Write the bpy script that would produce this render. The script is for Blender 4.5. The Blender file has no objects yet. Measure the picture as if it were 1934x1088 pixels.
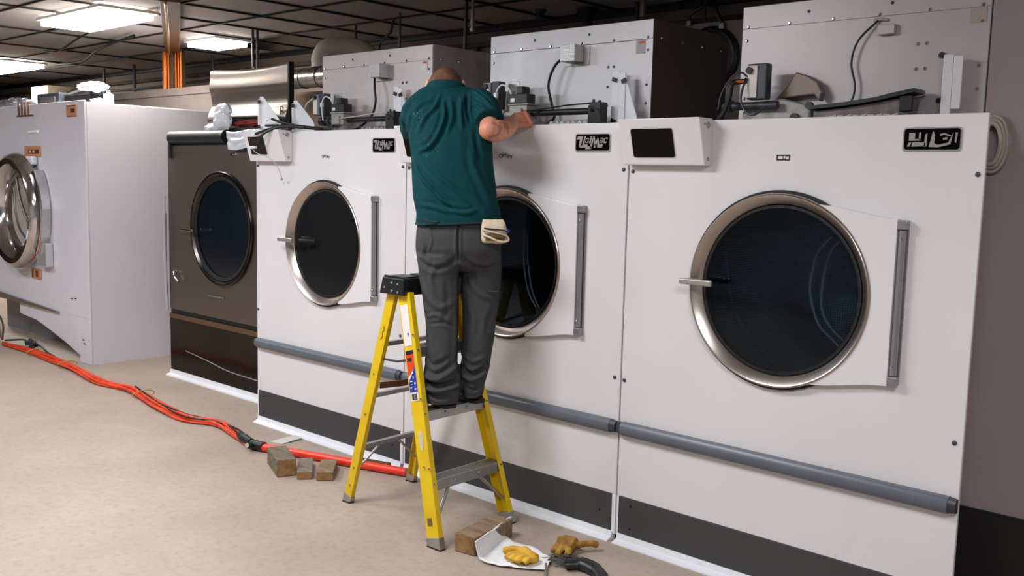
import bpy, bmesh, math, random
from mathutils import Vector, Matrix, noise
random.seed(7)
C = bpy.context.scene.collection
PI = math.pi
ORG = {}

# ------------------------------------------------------------------ materials
def new_mat(name):
    m = bpy.data.materials.new(name); m.use_nodes = True
    nt = m.node_tree; return m, nt, nt.nodes['Principled BSDF']
def s2l(c):
    return tuple((x/12.92 if x <= .04045 else ((x+.055)/1.055)**2.4) for x in c)
def mat(name, rgb, rough=.5, metal=0., var=0., vscale=4., bump=0., bscale=60., stretch=(1, 1, 1), rvar=0., coat=0., spec=.5, rgb2=None, aniso=0.):
    """procedural principled material; rgb in sRGB 0..1"""
    m, nt, b = new_mat(name)
    c = s2l(rgb)
    b.inputs['Base Color'].default_value = (*c, 1)
    b.inputs['Roughness'].default_value = rough
    b.inputs['Metallic'].default_value = metal
    b.inputs['Coat Weight'].default_value = coat
    b.inputs['Specular IOR Level'].default_value = spec
    tc = nt.nodes.new('ShaderNodeTexCoord'); mp = nt.nodes.new('ShaderNodeMapping')
    mp.inputs['Scale'].default_value = stretch
    nt.links.new(tc.outputs['Object'], mp.inputs['Vector'])
    if var > 0 or rgb2 or rvar > 0:
        n = nt.nodes.new('ShaderNodeTexNoise'); n.inputs['Scale'].default_value = vscale; n.inputs['Detail'].default_value = 6
        nt.links.new(mp.outputs[0], n.inputs['Vector'])
        if var > 0 or rgb2:
            r = nt.nodes.new('ShaderNodeValToRGB')
            c2 = s2l(rgb2) if rgb2 else tuple(max(0, x*(1-var)) for x in c)
            c1 = c if rgb2 else tuple(min(1, x*(1+var*.6)) for x in c)
            r.color_ramp.elements[0].color = (*c2, 1); r.color_ramp.elements[1].color = (*c1, 1)
            r.color_ramp.elements[0].position = .32; r.color_ramp.elements[1].position = .68
            nt.links.new(n.outputs['Fac'], r.inputs[0]); nt.links.new(r.outputs[0], b.inputs['Base Color'])
        if rvar > 0:
            mr = nt.nodes.new('ShaderNodeMapRange'); mr.inputs[1].default_value = .3; mr.inputs[2].default_value = .7
            mr.inputs[3].default_value = max(0.02, rough-rvar); mr.inputs[4].default_value = rough+rvar
            nt.links.new(n.outputs['Fac'], mr.inputs[0]); nt.links.new(mr.outputs[0], b.inputs['Roughness'])
    if bump > 0:
        n2 = nt.nodes.new('ShaderNodeTexNoise'); n2.inputs['Scale'].default_value = bscale; n2.inputs['Detail'].default_value = 4
        bp = nt.nodes.new('ShaderNodeBump'); bp.inputs['Strength'].default_value = bump; bp.inputs['Distance'].default_value = .01
        nt.links.new(mp.outputs[0], n2.inputs['Vector']); nt.links.new(n2.outputs['Fac'], bp.inputs['Height'])
        nt.links.new(bp.outputs[0], b.inputs['Normal'])
    return m

WHITE = mat('white_enamel', (.86, .845, .85), .38, var=.03, vscale=2.5, bump=.03, bscale=220)
WHITE2 = mat('white_enamel_bright', (.90, .90, .92), .33, var=.02)
WASHW = mat('washer_white', (.85, .84, .87), .35, var=.04, vscale=1.2)
PANELW = mat('door_panel_white', (.87, .855, .86), .3)
KICK = mat('kick_grey', (.245, .24, .245), .5, var=.06, vscale=5)
RAIL = mat('rail_grey', (.36, .38, .42), .36, var=.08, vscale=8)
STEEL = mat('ring_steel', (.74, .70, .67), .30, 1., var=.05, vscale=4)
BRUSH = mat('brushed_steel', (.66, .62, .59), .34, 1., var=.03, vscale=3, stretch=(1, 1, 6))
BRUSHX = mat('brushed_steel_dark', (.49, .455, .43), .40, .85, var=.05, vscale=2, stretch=(1, 1, 2))
CHROME = mat('chrome', (.8, .8, .8), .12, 1., var=.1, vscale=9)
GALV = mat('galvanised_sheet', (.78, .75, .745), .42, .5, var=.10, vscale=7, rvar=.10, bump=.06, bscale=12)
GALVB = mat('galvanised_bright', (.78, .77, .78), .46, .35, var=.06, vscale=7, rvar=.06, bump=.08, bscale=10)
GALV3 = mat('painted_box_grey', (.70, .67, .67), .42, .3, var=.05, vscale=4)
DUCTM = mat('duct_metal', (.55, .53, .50), .33, .95, var=.25, vscale=12, rvar=.12)
ALU = mat('aluminium', (.68, .675, .66), .38, .85, var=.12, vscale=16, stretch=(1, 6, 1), bump=.06)
HINGE = mat('hinge_aluminium', (.62, .62, .63), .35, .8)
YEL = mat('yellow_fibreglass', (.88, .74, .01), .42, var=.07, vscale=9, bump=.08, bscale=40, rgb2=(.84, .69, .01))
YELD = mat('worn_yellow', (.70, .50, .06), .55, var=.2, vscale=30)
BLACKP = mat('black_plastic', (.075, .075, .08), .38, bump=.02, bscale=90)
BLACK = mat('black_rubber', (.04, .04, .042), .5)
BLACKG = mat('black_gloss', (.018, .016, .016), .12, spec=.12)
DARKG = mat('dark_glass_opaque', (.10, .105, .11), .12, spec=.12)
NAVYG = mat('navy_glass', (.07, .095, .13), .10, spec=.25)
SCREEN = mat('screen_glass', (.085, .06, .05), .10, spec=.2)
DBLUE = mat('control_blue_grey', (.47, .50, .56), .45, var=.1)
DGREY = mat('dark_grey_plastic', (.20, .21, .24), .45, var=.1)
LGREY = mat('cast_grey', (.62, .60, .58), .5, .3, var=.1, bump=.2, bscale=50)
WPLAS = mat('white_plastic', (.88, .88, .87), .4)
CABLEW = mat('cable_grey', (.72, .71, .70), .45)
FLOOR = None
WALLR = mat('wall_paint_mauve', (.58, .52, .525), .6, var=.05, vscale=1.5, bump=.05, bscale=120)
WALLB = mat('wall_back_taupe', (.50, .455, .42), .8, var=.14, vscale=1.5)
WALLD = mat('wall_block_taupe', (.30, .26, .22), .85, var=.25, vscale=3)
WALLF = mat('wall_cream', (.72, .70, .69), .8, var=.04)
BASEB = mat('base_black', (.085, .082, .08), .5)
CEIL = mat('ceiling_tile', (.62, .595, .58), .85, var=.07, vscale=1.4, bump=.25, bscale=140)
CGRID = mat('ceiling_bar', (.13, .12, .12), .5)
BOXD = mat('heater_box_dark', (.40, .355, .33), .45, .5, var=.08, vscale=2)
DARKM = mat('plenum_dark', (.10, .09, .085), .9)
DSTEEL = mat('dark_rods', (.30, .30, .31), .45, .6)
BEIGE = mat('beige_sheet', (.48, .44, .42), .5, .15, var=.06, vscale=2)
BROWN = mat('brown_boxing', (.36, .27, .17), .5, var=.3, vscale=5, stretch=(5, 5, .5))
COPPER = mat('orange_pipe', (.90, .45, .12), .35, .3, var=.2, vscale=5)
ORG_L = mat('orange_label', (.78, .52, .36), .55, var=.15, vscale=20)
CARTON = mat('cloudy_label', (.85, .74, .66), .6)
REDC = mat('orange_red_cable', (.86, .27, .13), .42, var=.25, vscale=6, spec=.4)
REDP = mat('red_pipe', (.90, .21, .10), .35, var=.08)
WOOD_A = mat('wood_weathered', (.50, .45, .35), .8, rgb2=(.33, .30, .25), vscale=7, stretch=(1, 9, 9), bump=.4, bscale=30)
WOOD_B = mat('wood_grey', (.55, .48, .42), .8, rgb2=(.40, .35, .31), vscale=6, stretch=(1, 9, 9), bump=.4, bscale=30)
WOOD_C = mat('wood_brown', (.58, .48, .37), .8, rgb2=(.43, .34, .26), vscale=5, stretch=(1, 10, 10), bump=.35, bscale=30)
WOOD_E = mat('wood_end_grain', (.60, .45, .28), .8, rgb2=(.42, .30, .18), vscale=22, bump=.3)
SKIN = None
SHIRT = mat('teal_shirt_cloth', (.03, .23, .25), .85, var=.12, vscale=6, bump=.08, bscale=500, spec=.15)
PANTS = mat('charcoal_trouser_cloth', (.245, .245, .25), .85, var=.14, vscale=7, bump=.15, bscale=600, spec=.25)
HAIR = mat('brown_hair', (.46, .30, .22), .75, rgb2=(.33, .20, .135), vscale=26, bump=.35, bscale=600)
SHOE = mat('shoe_dark', (.115, .10, .095), .5, var=.2, bump=.2, bscale=80)
CANVAS = mat('canvas_tan', (.82, .74, .64), .85, var=.12, vscale=30, bump=.25, bscale=300)
GLOVEY = mat('yellow_leather', (.88, .70, .22), .75, rgb2=(.76, .54, .14), vscale=18, bump=.3, bscale=90)
GLOVEB = mat('brown_leather', (.72, .54, .20), .8, rgb2=(.46, .31, .12), vscale=16, bump=.3, bscale=90)
CLOTHW = mat('white_cloth', (.90, .90, .90), .8, bump=.15, bscale=80)
FILM = mat('clear_film', (.80, .81, .84), .35, var=.12, vscale=14)
PENB = mat('blue_pen', (.05, .10, .45), .25)
STR = mat('sticker_red', (.82, .26, .10), .4)
STB = mat('sticker_blue', (.07, .20, .58), .4)
STW = mat('sticker_white', (.88, .85, .82), .5, var=.04, vscale=20)
INK = mat('black_ink', (.05, .045, .05), .5)
BRONZE = mat('bronze_ink', (.35, .22, .14), .5)
SILVER = mat('silver_letter', (.66, .64, .63), .35, .6)
REDRAG = mat('red_rag', (.62, .20, .16), .85, rgb2=(.35, .14, .12), vscale=30, bump=.5, bscale=60)
HOSEW = mat('white_hose', (.62, .57, .54), .5)
BSTRAP = mat('brown_webbing', (.42, .27, .14), .8)
DRUMI = None

def special():
    global FLOOR, SKIN, DRUMI, GLASS, LAMP, PERF
    # floor: mottled beige sealed concrete
    m, nt, b = new_mat('beige_floor'); FLOOR = m
    tc = nt.nodes.new('ShaderNodeTexCoord')
    n1 = nt.nodes.new('ShaderNodeTexNoise'); n1.inputs['Scale'].default_value = 1.1; n1.inputs['Detail'].default_value = 8; n1.inputs['Roughness'].default_value = .6
    n2 = nt.nodes.new('ShaderNodeTexNoise'); n2.inputs['Scale'].default_value = 26; n2.inputs['Detail'].default_value = 6; n2.inputs['Roughness'].default_value = .7
    for n in (n1, n2): nt.links.new(tc.outputs['Object'], n.inputs['Vector'])
    r1 = nt.nodes.new('ShaderNodeValToRGB'); r1.color_ramp.elements[0].position = .3; r1.color_ramp.elements[1].position = .7
    r1.color_ramp.elements[0].color = (*s2l((.62, .555, .505)), 1); r1.color_ramp.elements[1].color = (*s2l((.70, .63, .575)), 1)
    r2 = nt.nodes.new('ShaderNodeValToRGB'); r2.color_ramp.elements[0].position = .30; r2.color_ramp.elements[1].position = .52
    r2.color_ramp.elements[0].color = (.74, .70, .66, 1); r2.color_ramp.elements[1].color = (1, 1, 1, 1)
    mx = nt.nodes.new('ShaderNodeMix'); mx.data_type = 'RGBA'; mx.blend_type = 'MULTIPLY'; mx.inputs[0].default_value = .55
    nt.links.new(n1.outputs['Fac'], r1.inputs[0]); nt.links.new(n2.outputs['Fac'], r2.inputs[0])
    nt.links.new(r1.outputs[0], mx.inputs[6]); nt.links.new(r2.outputs[0], mx.inputs[7]); nt.links.new(mx.outputs[2], b.inputs['Base Color'])
    b.inputs['Roughness'].default_value = .5; b.inputs['Specular IOR Level'].default_value = .35
    bp = nt.nodes.new('ShaderNodeBump'); bp.inputs['Strength'].default_value = .08; bp.inputs['Distance'].default_value = .01
    nt.links.new(n2.outputs['Fac'], bp.inputs['Height']); nt.links.new(bp.outputs[0], b.inputs['Normal'])
    # skin with redder elbow tone and faint tattoo (its own shape, in object space)
    m, nt, b = new_mat('skin'); SKIN = m
    tc = nt.nodes.new('ShaderNodeTexCoord')
    n = nt.nodes.new('ShaderNodeTexNoise'); n.inputs['Scale'].default_value = 9; n.inputs['Detail'].default_value = 5
    nt.links.new(tc.outputs['Object'], n.inputs['Vector'])
    r = nt.nodes.new('ShaderNodeValToRGB'); r.color_ramp.elements[0].position = .35; r.color_ramp.elements[1].position = .65
    r.color_ramp.elements[0].color = (*s2l((.86, .62, .52)), 1); r.color_ramp.elements[1].color = (*s2l((.80, .50, .40)), 1)
    nt.links.new(n.outputs['Fac'], r.inputs[0])
    at = nt.nodes.new('ShaderNodeAttribute'); at.attribute_name = 'ink'
    mx = nt.nodes.new('ShaderNodeMix'); mx.data_type = 'RGBA'; mx.inputs[7].default_value = (*s2l((.42, .31, .27)), 1)
    nt.links.new(at.outputs['Fac'], mx.inputs[0]); nt.links.new(r.outputs[0], mx.inputs[6]); nt.links.new(mx.outputs[2], b.inputs['Base Color'])
    b.inputs['Roughness'].default_value = .5; b.inputs['Subsurface Weight'].default_value = .08; b.inputs['Subsurface Radius'].default_value = (.02, .008, .004)
    # perforated dark drum
    m, nt, b = new_mat('perforated_drum'); DRUMI = m
    tc = nt.nodes.new('ShaderNodeTexCoord'); v = nt.nodes.new('ShaderNodeTexVoronoi'); v.inputs['Scale'].default_value = 75; v.inputs['Randomness'].default_value = 0.1
    nt.links.new(tc.outputs['UV'], v.inputs['Vector'])
    r = nt.nodes.new('ShaderNodeValToRGB'); r.color_ramp.elements[0].position = .25; r.color_ramp.elements[1].position = .36
    r.color_ramp.elements[0].color = (.002, .002, .002, 1); r.color_ramp.elements[1].color = (.55, .56, .58, 1)
    nt.links.new(v.outputs['Distance'], r.inputs[0]); nt.links.new(r.outputs[0], b.inputs['Base Color'])
    b.inputs['Metallic'].default_value = .7; b.inputs['Roughness'].default_value = .42
    # perforated sheet of the junction box
    m, nt, b = new_mat('perforated_sheet'); PERF = m
    tc = nt.nodes.new('ShaderNodeTexCoord'); v = nt.nodes.new('ShaderNodeTexVoronoi'); v.inputs['Scale'].default_value = 140; v.inputs['Randomness'].default_value = .1
    nt.links.new(tc.outputs['Object'], v.inputs['Vector'])
    r = nt.nodes.new('ShaderNodeValToRGB'); r.color_ramp.elements[0].position = .3; r.color_ramp.elements[1].position = .42
    r.color_ramp.elements[0].color = (.05, .05, .055, 1); r.color_ramp.elements[1].color = (.62, .61, .61, 1)
    nt.links.new(v.outputs['Distance'], r.inputs[0]); nt.links.new(r.outputs[0], b.inputs['Base Color'])
    b.inputs['Metallic'].default_value = .5; b.inputs['Roughness'].default_value = .4
    # tinted door glass
    m, nt, b = new_mat('tinted_glass'); GLASS = m
    out = nt.nodes['Material Output']; nt.nodes.remove(b)
    tr = nt.nodes.new('ShaderNodeBsdfTransparent'); tr.inputs[0].default_value = (.36, .46, .56, 1)
    gl = nt.nodes.new('ShaderNodeBsdfGlossy'); gl.inputs['Roughness'].default_value = .03; gl.inputs[0].default_value = (.42, .56, .74, 1)
    fr = nt.nodes.new('ShaderNodeFresnel'); fr.inputs[0].default_value = 1.5
    ms = nt.nodes.new('ShaderNodeMixShader')
    nt.links.new(fr.outputs[0], ms.inputs[0]); nt.links.new(tr.outputs[0], ms.inputs[1]); nt.links.new(gl.outputs[0], ms.inputs[2]); nt.links.new(ms.outputs[0], out.inputs[0])
    global LAMP2
    m, nt, b = new_mat('lamp_box_diffuser'); LAMP2 = m
    b.inputs['Emission Color'].default_value = (1, .93, .84, 1); b.inputs['Emission Strength'].default_value = 22.
    m, nt, b = new_mat('lamp_diffuser'); LAMP = m
    b.inputs['Base Color'].default_value = (.9, .88, .84, 1)
    b.inputs['Emission Color'].default_value = (1, .96, .91, 1); b.inputs['Emission Strength'].default_value = 3.
special()

# ------------------------------------------------------------------ object helpers
def finish(o, parent):
    C.objects.link(o)
    if parent is not None:
        root = parent
        while root.parent: root = root.parent
        o.parent = parent
def root_of(p):
    while p.parent: p = p.parent
    return p
def mk(name, bm, m, parent=None, smooth=False, bevel=0., seg=2):
    """link a bmesh (given in world coordinates) as ONE mesh object"""
    bmesh.ops.recalc_face_normals(bm, faces=bm.faces)
    org = Vector(ORG.get(root_of(parent).name, (0, 0, 0))) if parent else Vector((0, 0, 0))
    if parent is None:
        # origin at base centre
        xs = [v.co.x for v in bm.verts]; ys = [v.co.y for v in bm.verts]; zs = [v.co.z for v in bm.verts]
        org = Vector(((min(xs)+max(xs))/2, (min(ys)+max(ys))/2, min(zs)))
    bmesh.ops.translate(bm, verts=bm.verts, vec=-org)
    me = bpy.data.meshes.new(name); bm.to_mesh(me); bm.free()
    me.materials.append(m)
    if smooth:
        for p in me.polygons: p.use_smooth = True
        if smooth != 'all':
            me.set_sharp_from_angle(angle=math.radians(38))
    o = bpy.data.objects.new(name, me); C.objects.link(o)
    if parent is not None: o.parent = parent
    else:
        o.location = org; ORG[o.name] = tuple(org)
    if bevel > 0:
        bv = o.modifiers.new('bevel', 'BEVEL'); bv.width = bevel; bv.segments = seg; bv.limit_method = 'ANGLE'; bv.angle_limit = math.radians(40)
    return o
def split(name, bm, m, parent, smooth=False, bevel=0., seg=2):
    """every separate piece of bm becomes a part of its own"""
    bm.verts.index_update(); seen = set(); out = []
    me = bpy.data.meshes.new('tmp'); bm.to_mesh(me); bm.free()
    adj = [[] for _ in me.vertices]
    for e in me.edges: a, b = e.vertices; adj[a].append(b); adj[b].append(a)
    comp = [-1]*len(adj); n = 0
    for i in range(len(adj)):
        if comp[i] >= 0: continue
        st = [i]; comp[i] = n
        while st:
            k = st.pop()
            for j in adj[k]:
                if comp[j] < 0: comp[j] = n; st.append(j)
        n += 1
    for c in range(n):
        b2 = bmesh.new(); vm = {i: b2.verts.new(me.vertices[i].co) for i in range(len(adj)) if comp[i] == c}
        for p in me.polygons:
            if comp[p.vertices[0]] == c: b2.faces.new([vm[i] for i in p.vertices])
        out.append(mk(name, b2, m, parent, smooth, bevel, seg))
    bpy.data.meshes.remove(me); return out
def thing(name, label, cat, loc, group=None):
    o = bpy.data.objects.new(name, None); C.objects.link(o); o.location = loc; o.empty_display_size = .1
    ORG[o.name] = tuple(loc); tag(o, label, cat, group); return o
def tag(o, label, cat, group=None):
    o['label'] = label; o['category'] = cat
    if group: o['group'] = group
    return o
def struct(o): o['kind'] = 'structure'; return o
def N(): return bmesh.new()

def box(bm, x0, x1, y0, y1, z0, z1, rot=0., piv=None, M=None):
    vs = [bm.verts.new((x, y, z)) for x in (x0, x1) for y in (y0, y1) for z in (z0, z1)]
    for f in ((0, 1, 3, 2), (4, 6, 7, 5), (0, 4, 5, 1), (2, 3, 7, 6), (0, 2, 6, 4), (1, 5, 7, 3)):
        bm.faces.new([vs[i] for i in f])
    if rot:
        p = Vector(piv) if piv else Vector(((x0+x1)/2, (y0+y1)/2, (z0+z1)/2))
        bmesh.ops.rotate(bm, verts=vs, cent=p, matrix=Matrix.Rotation(rot, 3, 'Z'))
    if M: bmesh.ops.transform(bm, verts=vs, matrix=M)
    return vs
def frame(d, up=Vector((0, 0, 1))):
    d = d.normalized()
    if abs(d.dot(up)) > .97: up = Vector((0, 1, 0))
    s = d.cross(up).normalized(); return s, s.cross(d).normalized()
def tube(bm, pts, r, seg=10, closed=False, cap=True):
    pts = [Vector(p) for p in pts]; n = len(pts); rings = []
    rr = r if isinstance(r, (list, tuple)) else [r]*n
    s = None
    for i, p in enumerate(pts):
        a = pts[i-1] if i > 0 else (pts[-1] if closed else p); b = pts[i+1] if i < n-1 else (pts[0] if closed else p)
        d = (b-a)
        if d.length < 1e-9: d = Vector((0, 0, 1))
        d.normalize()
        if s is None: s, u = frame(d)
        else:
            s = (s-d*s.dot(d)); s.normalize(); u = s.cross(d).normalized()
        rings.append([bm.verts.new(p+s*rr[i]*math.cos(t)+u*rr[i]*math.sin(t)) for t in [2*PI*k/seg for k in range(seg)]])
    m = n if closed else n-1
    for i in range(m):
        A = rings[i]; B = rings[(i+1) % n]
        for k in range(seg): bm.faces.new((A[k], A[(k+1) % seg], B[(k+1) % seg], B[k]))
    if cap and not closed:
        bm.faces.new(rings[0]); bm.faces.new(rings[-1])
    return rings
def smooth_path(pts, n=8):
    """Catmull-Rom"""
    P = [Vector(p) for p in pts]; P = [P[0]*2-P[1]]+P+[P[-1]*2-P[-2]]; out = []
    for i in range(1, len(P)-2):
        for k in range(n):
            t = k/n; a, b, c, d = P[i-1:i+3]
            out.append(.5*((2*b)+(c-a)*t+(2*a-5*b+4*c-d)*t*t+(3*b-a-3*c+d)*t**3))
    out.append(P[-2]); return out
def lathe(bm, prof, cx, cz, seg=72, closed=True):
    """profile of (r, y) swept round an axis parallel to y"""
    rings = [[bm.verts.new((cx+r*math.cos(2*PI*k/seg), y, cz+r*math.sin(2*PI*k/seg))) for r, y in prof] for k in range(seg)]
    m = len(prof) if closed else len(prof)-1
    for k in range(seg):
        A = rings[k]; B = rings[(k+1) % seg]
        for i in range(m):
            j = (i+1) % len(prof); bm.faces.new((A[i], A[j], B[j], B[i]))
    return rings
def disc_y(bm, cx, cz, r, y0, y1, seg=24):
    tube(bm, [(cx, y0, cz), (cx, y1, cz)], r, seg)
def prism(bm, pts, y0, y1):
    """polygon in x,z extruded along y"""
    A = [bm.verts.new((x, y0, z)) for x, z in pts]; B = [bm.verts.new((x, y1, z)) for x, z in pts]
    bm.faces.new(A); bm.faces.new(B[::-1]); n = len(pts)
    for i in range(n): bm.faces.new((A[i], A[(i+1) % n], B[(i+1) % n], B[i]))
def stroke(bm, pts, w, y0, y1):
    """flat polyline stroke in x,z with mitred width"""
    L = []; R = []
    P = [Vector((x, z)) for x, z in pts]
    for i, p in enumerate(P):
        a = (p-P[i-1]).normalized() if i else (P[1]-P[0]).normalized()
        b = (P[i+1]-p).normalized() if i < len(P)-1 else a
        t = (a+b)
        t = t.normalized() if t.length > 1e-6 else a
        nrm = Vector((-t.y, t.x)); k = w/2/max(.45, nrm.dot(Vector((-a.y, a.x))))
        L.append(p+nrm*k); R.append(p-nrm*k)
    for i in range(len(P)-1):
        q = [L[i], L[i+1], R[i+1], R[i]]
        prism(bm, [(v.x, v.y) for v in q], y0, y1)
def rrect(x0, x1, z0, z1, r, n=5):
    out = []
    for cx, cz, a0 in ((x1-r, z1-r, 0), (x0+r, z1-r, 90), (x0+r, z0+r, 180), (x1-r, z0+r, 270)):
        for k in range(n+1):
            a = math.radians(a0+90*k/n); out.append((cx+r*math.cos(a), cz+r*math.sin(a)))
    return out
def plate_hole(bm, x0, x1, z0, z1, cx, cz, r, y0, y1, seg=72):
    """rectangular sheet in the x-z plane with a round hole"""
    def edge(a):
        c, s = math.cos(a), math.sin(a); t = []
        if c > 1e-9: t.append((x1-cx)/c)
        if c < -1e-9: t.append((x0-cx)/c)
        if s > 1e-9: t.append((z1-cz)/s)
        if s < -1e-9: t.append((z0-cz)/s)
        t = min(t); return cx+c*t, cz+s*t
    angs = sorted([2*PI*k/seg for k in range(seg)]+[math.atan2(z-cz, x-cx) % (2*PI) for x in (x0, x1) for z in (z0, z1)])
    rows = []
    for y in (y0, y1):
        rows.append(([bm.verts.new((cx+r*math.cos(a), y, cz+r*math.sin(a))) for a in angs], [bm.verts.new((edge(a)[0], y, edge(a)[1])) for a in angs]))
    n = len(angs)
    for k in range(n):
        j = (k+1) % n
        for I, O in rows: bm.faces.new((I[k], I[j], O[j], O[k]))
        bm.faces.new((rows[0][0][k], rows[0][0][j], rows[1][0][j], rows[1][0][k]))
        bm.faces.new((rows[0][1][k], rows[0][1][j], rows[1][1][j], rows[1][1][k]))
def text_bm(s, size, cx, cz, y0, y1, shear=0., sx=1., bold=.0):
    cu = bpy.data.curves.new('t', 'FONT'); cu.body = s; cu.size = size; cu.extrude = (y1-y0)/2; cu.shear = shear; cu.offset = bold
    cu.align_x = 'CENTER'; cu.align_y = 'CENTER'; cu.resolution_u = 3
    o = bpy.data.objects.new('t', cu); C.objects.link(o)
    dg = bpy.context.evaluated_depsgraph_get(); me = bpy.data.meshes.new_from_object(o.evaluated_get(dg))
    bm = bmesh.new(); bm.from_mesh(me)
    for v in bm.verts:
        x, y, z = v.co; v.co = Vector((cx+x*sx, (y0+y1)/2-z, cz+y))
    bpy.data.objects.remove(o); bpy.data.curves.remove(cu); bpy.data.meshes.remove(me)
    return bm
def bake(o):
    """apply the modifiers of o"""
    dg = bpy.context.evaluated_depsgraph_get(); me = bpy.data.meshes.new_from_object(o.evaluated_get(dg))
    o.modifiers.clear(); old = o.data; o.data = me; bpy.data.meshes.remove(old); return o

# ------------------------------------------------------------------ room
CZ = 3.02
bm = N(); box(bm, -12, 8, -7.5, 3.0, -.12, 0); struct(mk('floor', bm, FLOOR))
bm = N(); box(bm, -12, 4.40, 2.66, 2.80, 0, CZ+.35); box(bm, 4.40, 4.41, 2.66, 2.80, 0, CZ+.35); struct(mk('wall_back', bm, WALLB))
bm = N(); box(bm, 4.412, 8, .425, .60, 0, CZ); struct(mk('wall_right', bm, WALLR))
bm = N(); box(bm, 4.412, 8, .41, .424, 0, .42); box(bm, 4.412, 8, .414, .424, .42, .428); struct(mk('baseboard_right', bm, BASEB))
bm = N(); box(bm, -12.15, -12, -7.5, 2.8, 0, CZ); struct(mk('wall_left', bm, WALLD))
bm = N(); box(bm, -12, 8, -7.65, -7.5, 0, CZ); struct(mk('wall_front', bm, WALLF))
bm = N(); box(bm, 8, 8.15, -7.5, .6, 0, CZ); struct(mk('wall_side', bm, WALLF))
# suspended ceiling: square tiles lying in a bar grid, two tiles missing above the dark gap
GX, GY, X0, Y0 = .665, .735, -.288, 1.10
missing = {(-4, 1), (-3, 1), (-5, 1)}
bars_x = [X0+GX*k for k in range(-18, 13)]; bars_y = [Y0+GY*k for k in range(-12, 3)]
lights = [(-5, -2), (-7, 0), (-13, 0)]          # fixtures seen in the ceiling (column, row)
bm = N()
for i in range(-18, 12):
    for j in range(-12, 3):
        if (i, j) in missing: continue
        x, y = X0+GX*i, Y0+GY*j
        if x > 4.41 and y > .3: continue
        bm.faces.new([bm.verts.new(p) for p in ((x, y, CZ+.012), (x+GX, y, CZ+.012), (x+GX, min(y+GY, 2.66), CZ+.012), (x, min(y+GY, 2.66), CZ+.012))])
bmesh.ops.remove_doubles(bm, verts=bm.verts, dist=1e-4)
struct(mk('ceiling', bm, CEIL))
bm = N(); box(bm, -12.1, 8.1, -7.6, 2.80, CZ+.35, CZ+.40); struct(mk('trim_2', bm, DARKM))
bm = N()
for k_, x in enumerate(bars_x):
    if x < -2.4 and k_ % 2: continue
    box(bm, x-.007, x+.007, -7.5, 2.655 if x < 4.4 else .42, CZ-.006, CZ+.010)
for y in bars_y:
    box(bm, -12, 8 if y < .42 else 4.4, y-.007, y+.007, CZ-.0055, CZ+.0105)
box(bm, -12, 4.4, 2.62, 2.658, CZ-.035, CZ+.008)
struct(mk('trim_1', bm, CGRID))
# ledge and stud strips on the upper back wall
bm = N(); box(bm, -12, 4.35, 2.60, 2.66, 2.86, 2.90)
for x in (-.55, -.2, .12, .62, .95, 1.28): box(bm, x-.02, x+.02, 2.615, 2.66, 2.2, 2.86)
struct(mk('trim_3', bm, WALLD))

# ------------------------------------------------------------------ ceiling lamps
def lamp(name, cx, cy, w, d, label, power, col):
    t = thing(name, label, 'ceiling light', (cx, cy, CZ-.03), 'fluorescent ceiling lights')
    bm = N()
    for a in (box,):
        box(bm, cx-w/2, cx+w/2, cy-d/2, cy-d/2+.03, CZ-.03, CZ-.0065); box(bm, cx-w/2, cx+w/2, cy+d/2-.03, cy+d/2, CZ-.03, CZ-.0065)
        box(bm, cx-w/2, cx-w/2+.03, cy-d/2+.03, cy+d/2-.03, CZ-.03, CZ-.0065); box(bm, cx+w/2-.03, cx+w/2, cy-d/2+.03, cy+d/2-.03, CZ-.03, CZ-.0065)
    mk('frame', bm, WPLAS, t)
    bm = N(); box(bm, cx-w/2+.03, cx+w/2-.03, cy-d/2+.03, cy+d/2-.03, CZ-(.075 if cy > 0 else .022), CZ-.008); mk('diffuser', bm, LAMP2 if cy > 0 else LAMP, t)
    if power:
        l = bpy.data.lights.new('lamp_light', 'AREA'); l.shape = 'RECTANGLE'; l.size = w-.06; l.size_y = d-.06; l.energy = power; l.color = col
        lo = bpy.data.objects.new('lamp_light', l); C.objects.link(lo); lo.parent = t; lo.location = (0, 0, -.055 if cy > 0 else -.005); lo['kind'] = 'structure'
    return t
def cell(i, j): return X0+GX*(i+.5), Y0+GY*(j+.5)
COOL = (.86, .925, 1.0); MILD = (.93, .96, 1.0); WARM = (1, .95, .88)
LAMPS = [
    ('ceiling_light', -2.75, .19, 1.25, .50, 'glowing ceiling panel left of the brown pipe riser, nearer of two', 34, WARM),
    ('ceiling_light', -3.22, 1.63, .60, .40, 'small glowing ceiling panel just right of the brown riser', 14, WARM),
    ('ceiling_light', -8.0, 1.2, 1.9, .62, 'farthest glowing ceiling panel at the left edge over the white washer', 60, WARM),
    ('ceiling_light', -.7, -2.4, 1.25, .62, 'ceiling panel out in the room in front of the stainless dryer', 92, COOL),
    ('ceiling_light', 2.0, -2.1, 1.25, .62, 'ceiling panel out in the room in front of the worker', 84, MILD),
    ('ceiling_light', 5.6, -2.6, 1.25, .62, 'unseen ceiling panel added above the photographer to brighten the right wall', 84, MILD),  # out of view, added to brighten the mauve wall and right dryer
    ('ceiling_light', -4.2, -2.6, 1.25, .62, 'ceiling panel out in the room in front of the white washer', 48, COOL),
    ('ceiling_light', .4, -5.2, 1.25, .62, 'ceiling panel far out in the room towards the front wall', 60, MILD),
]
for a in LAMPS: lamp(*a)

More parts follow.
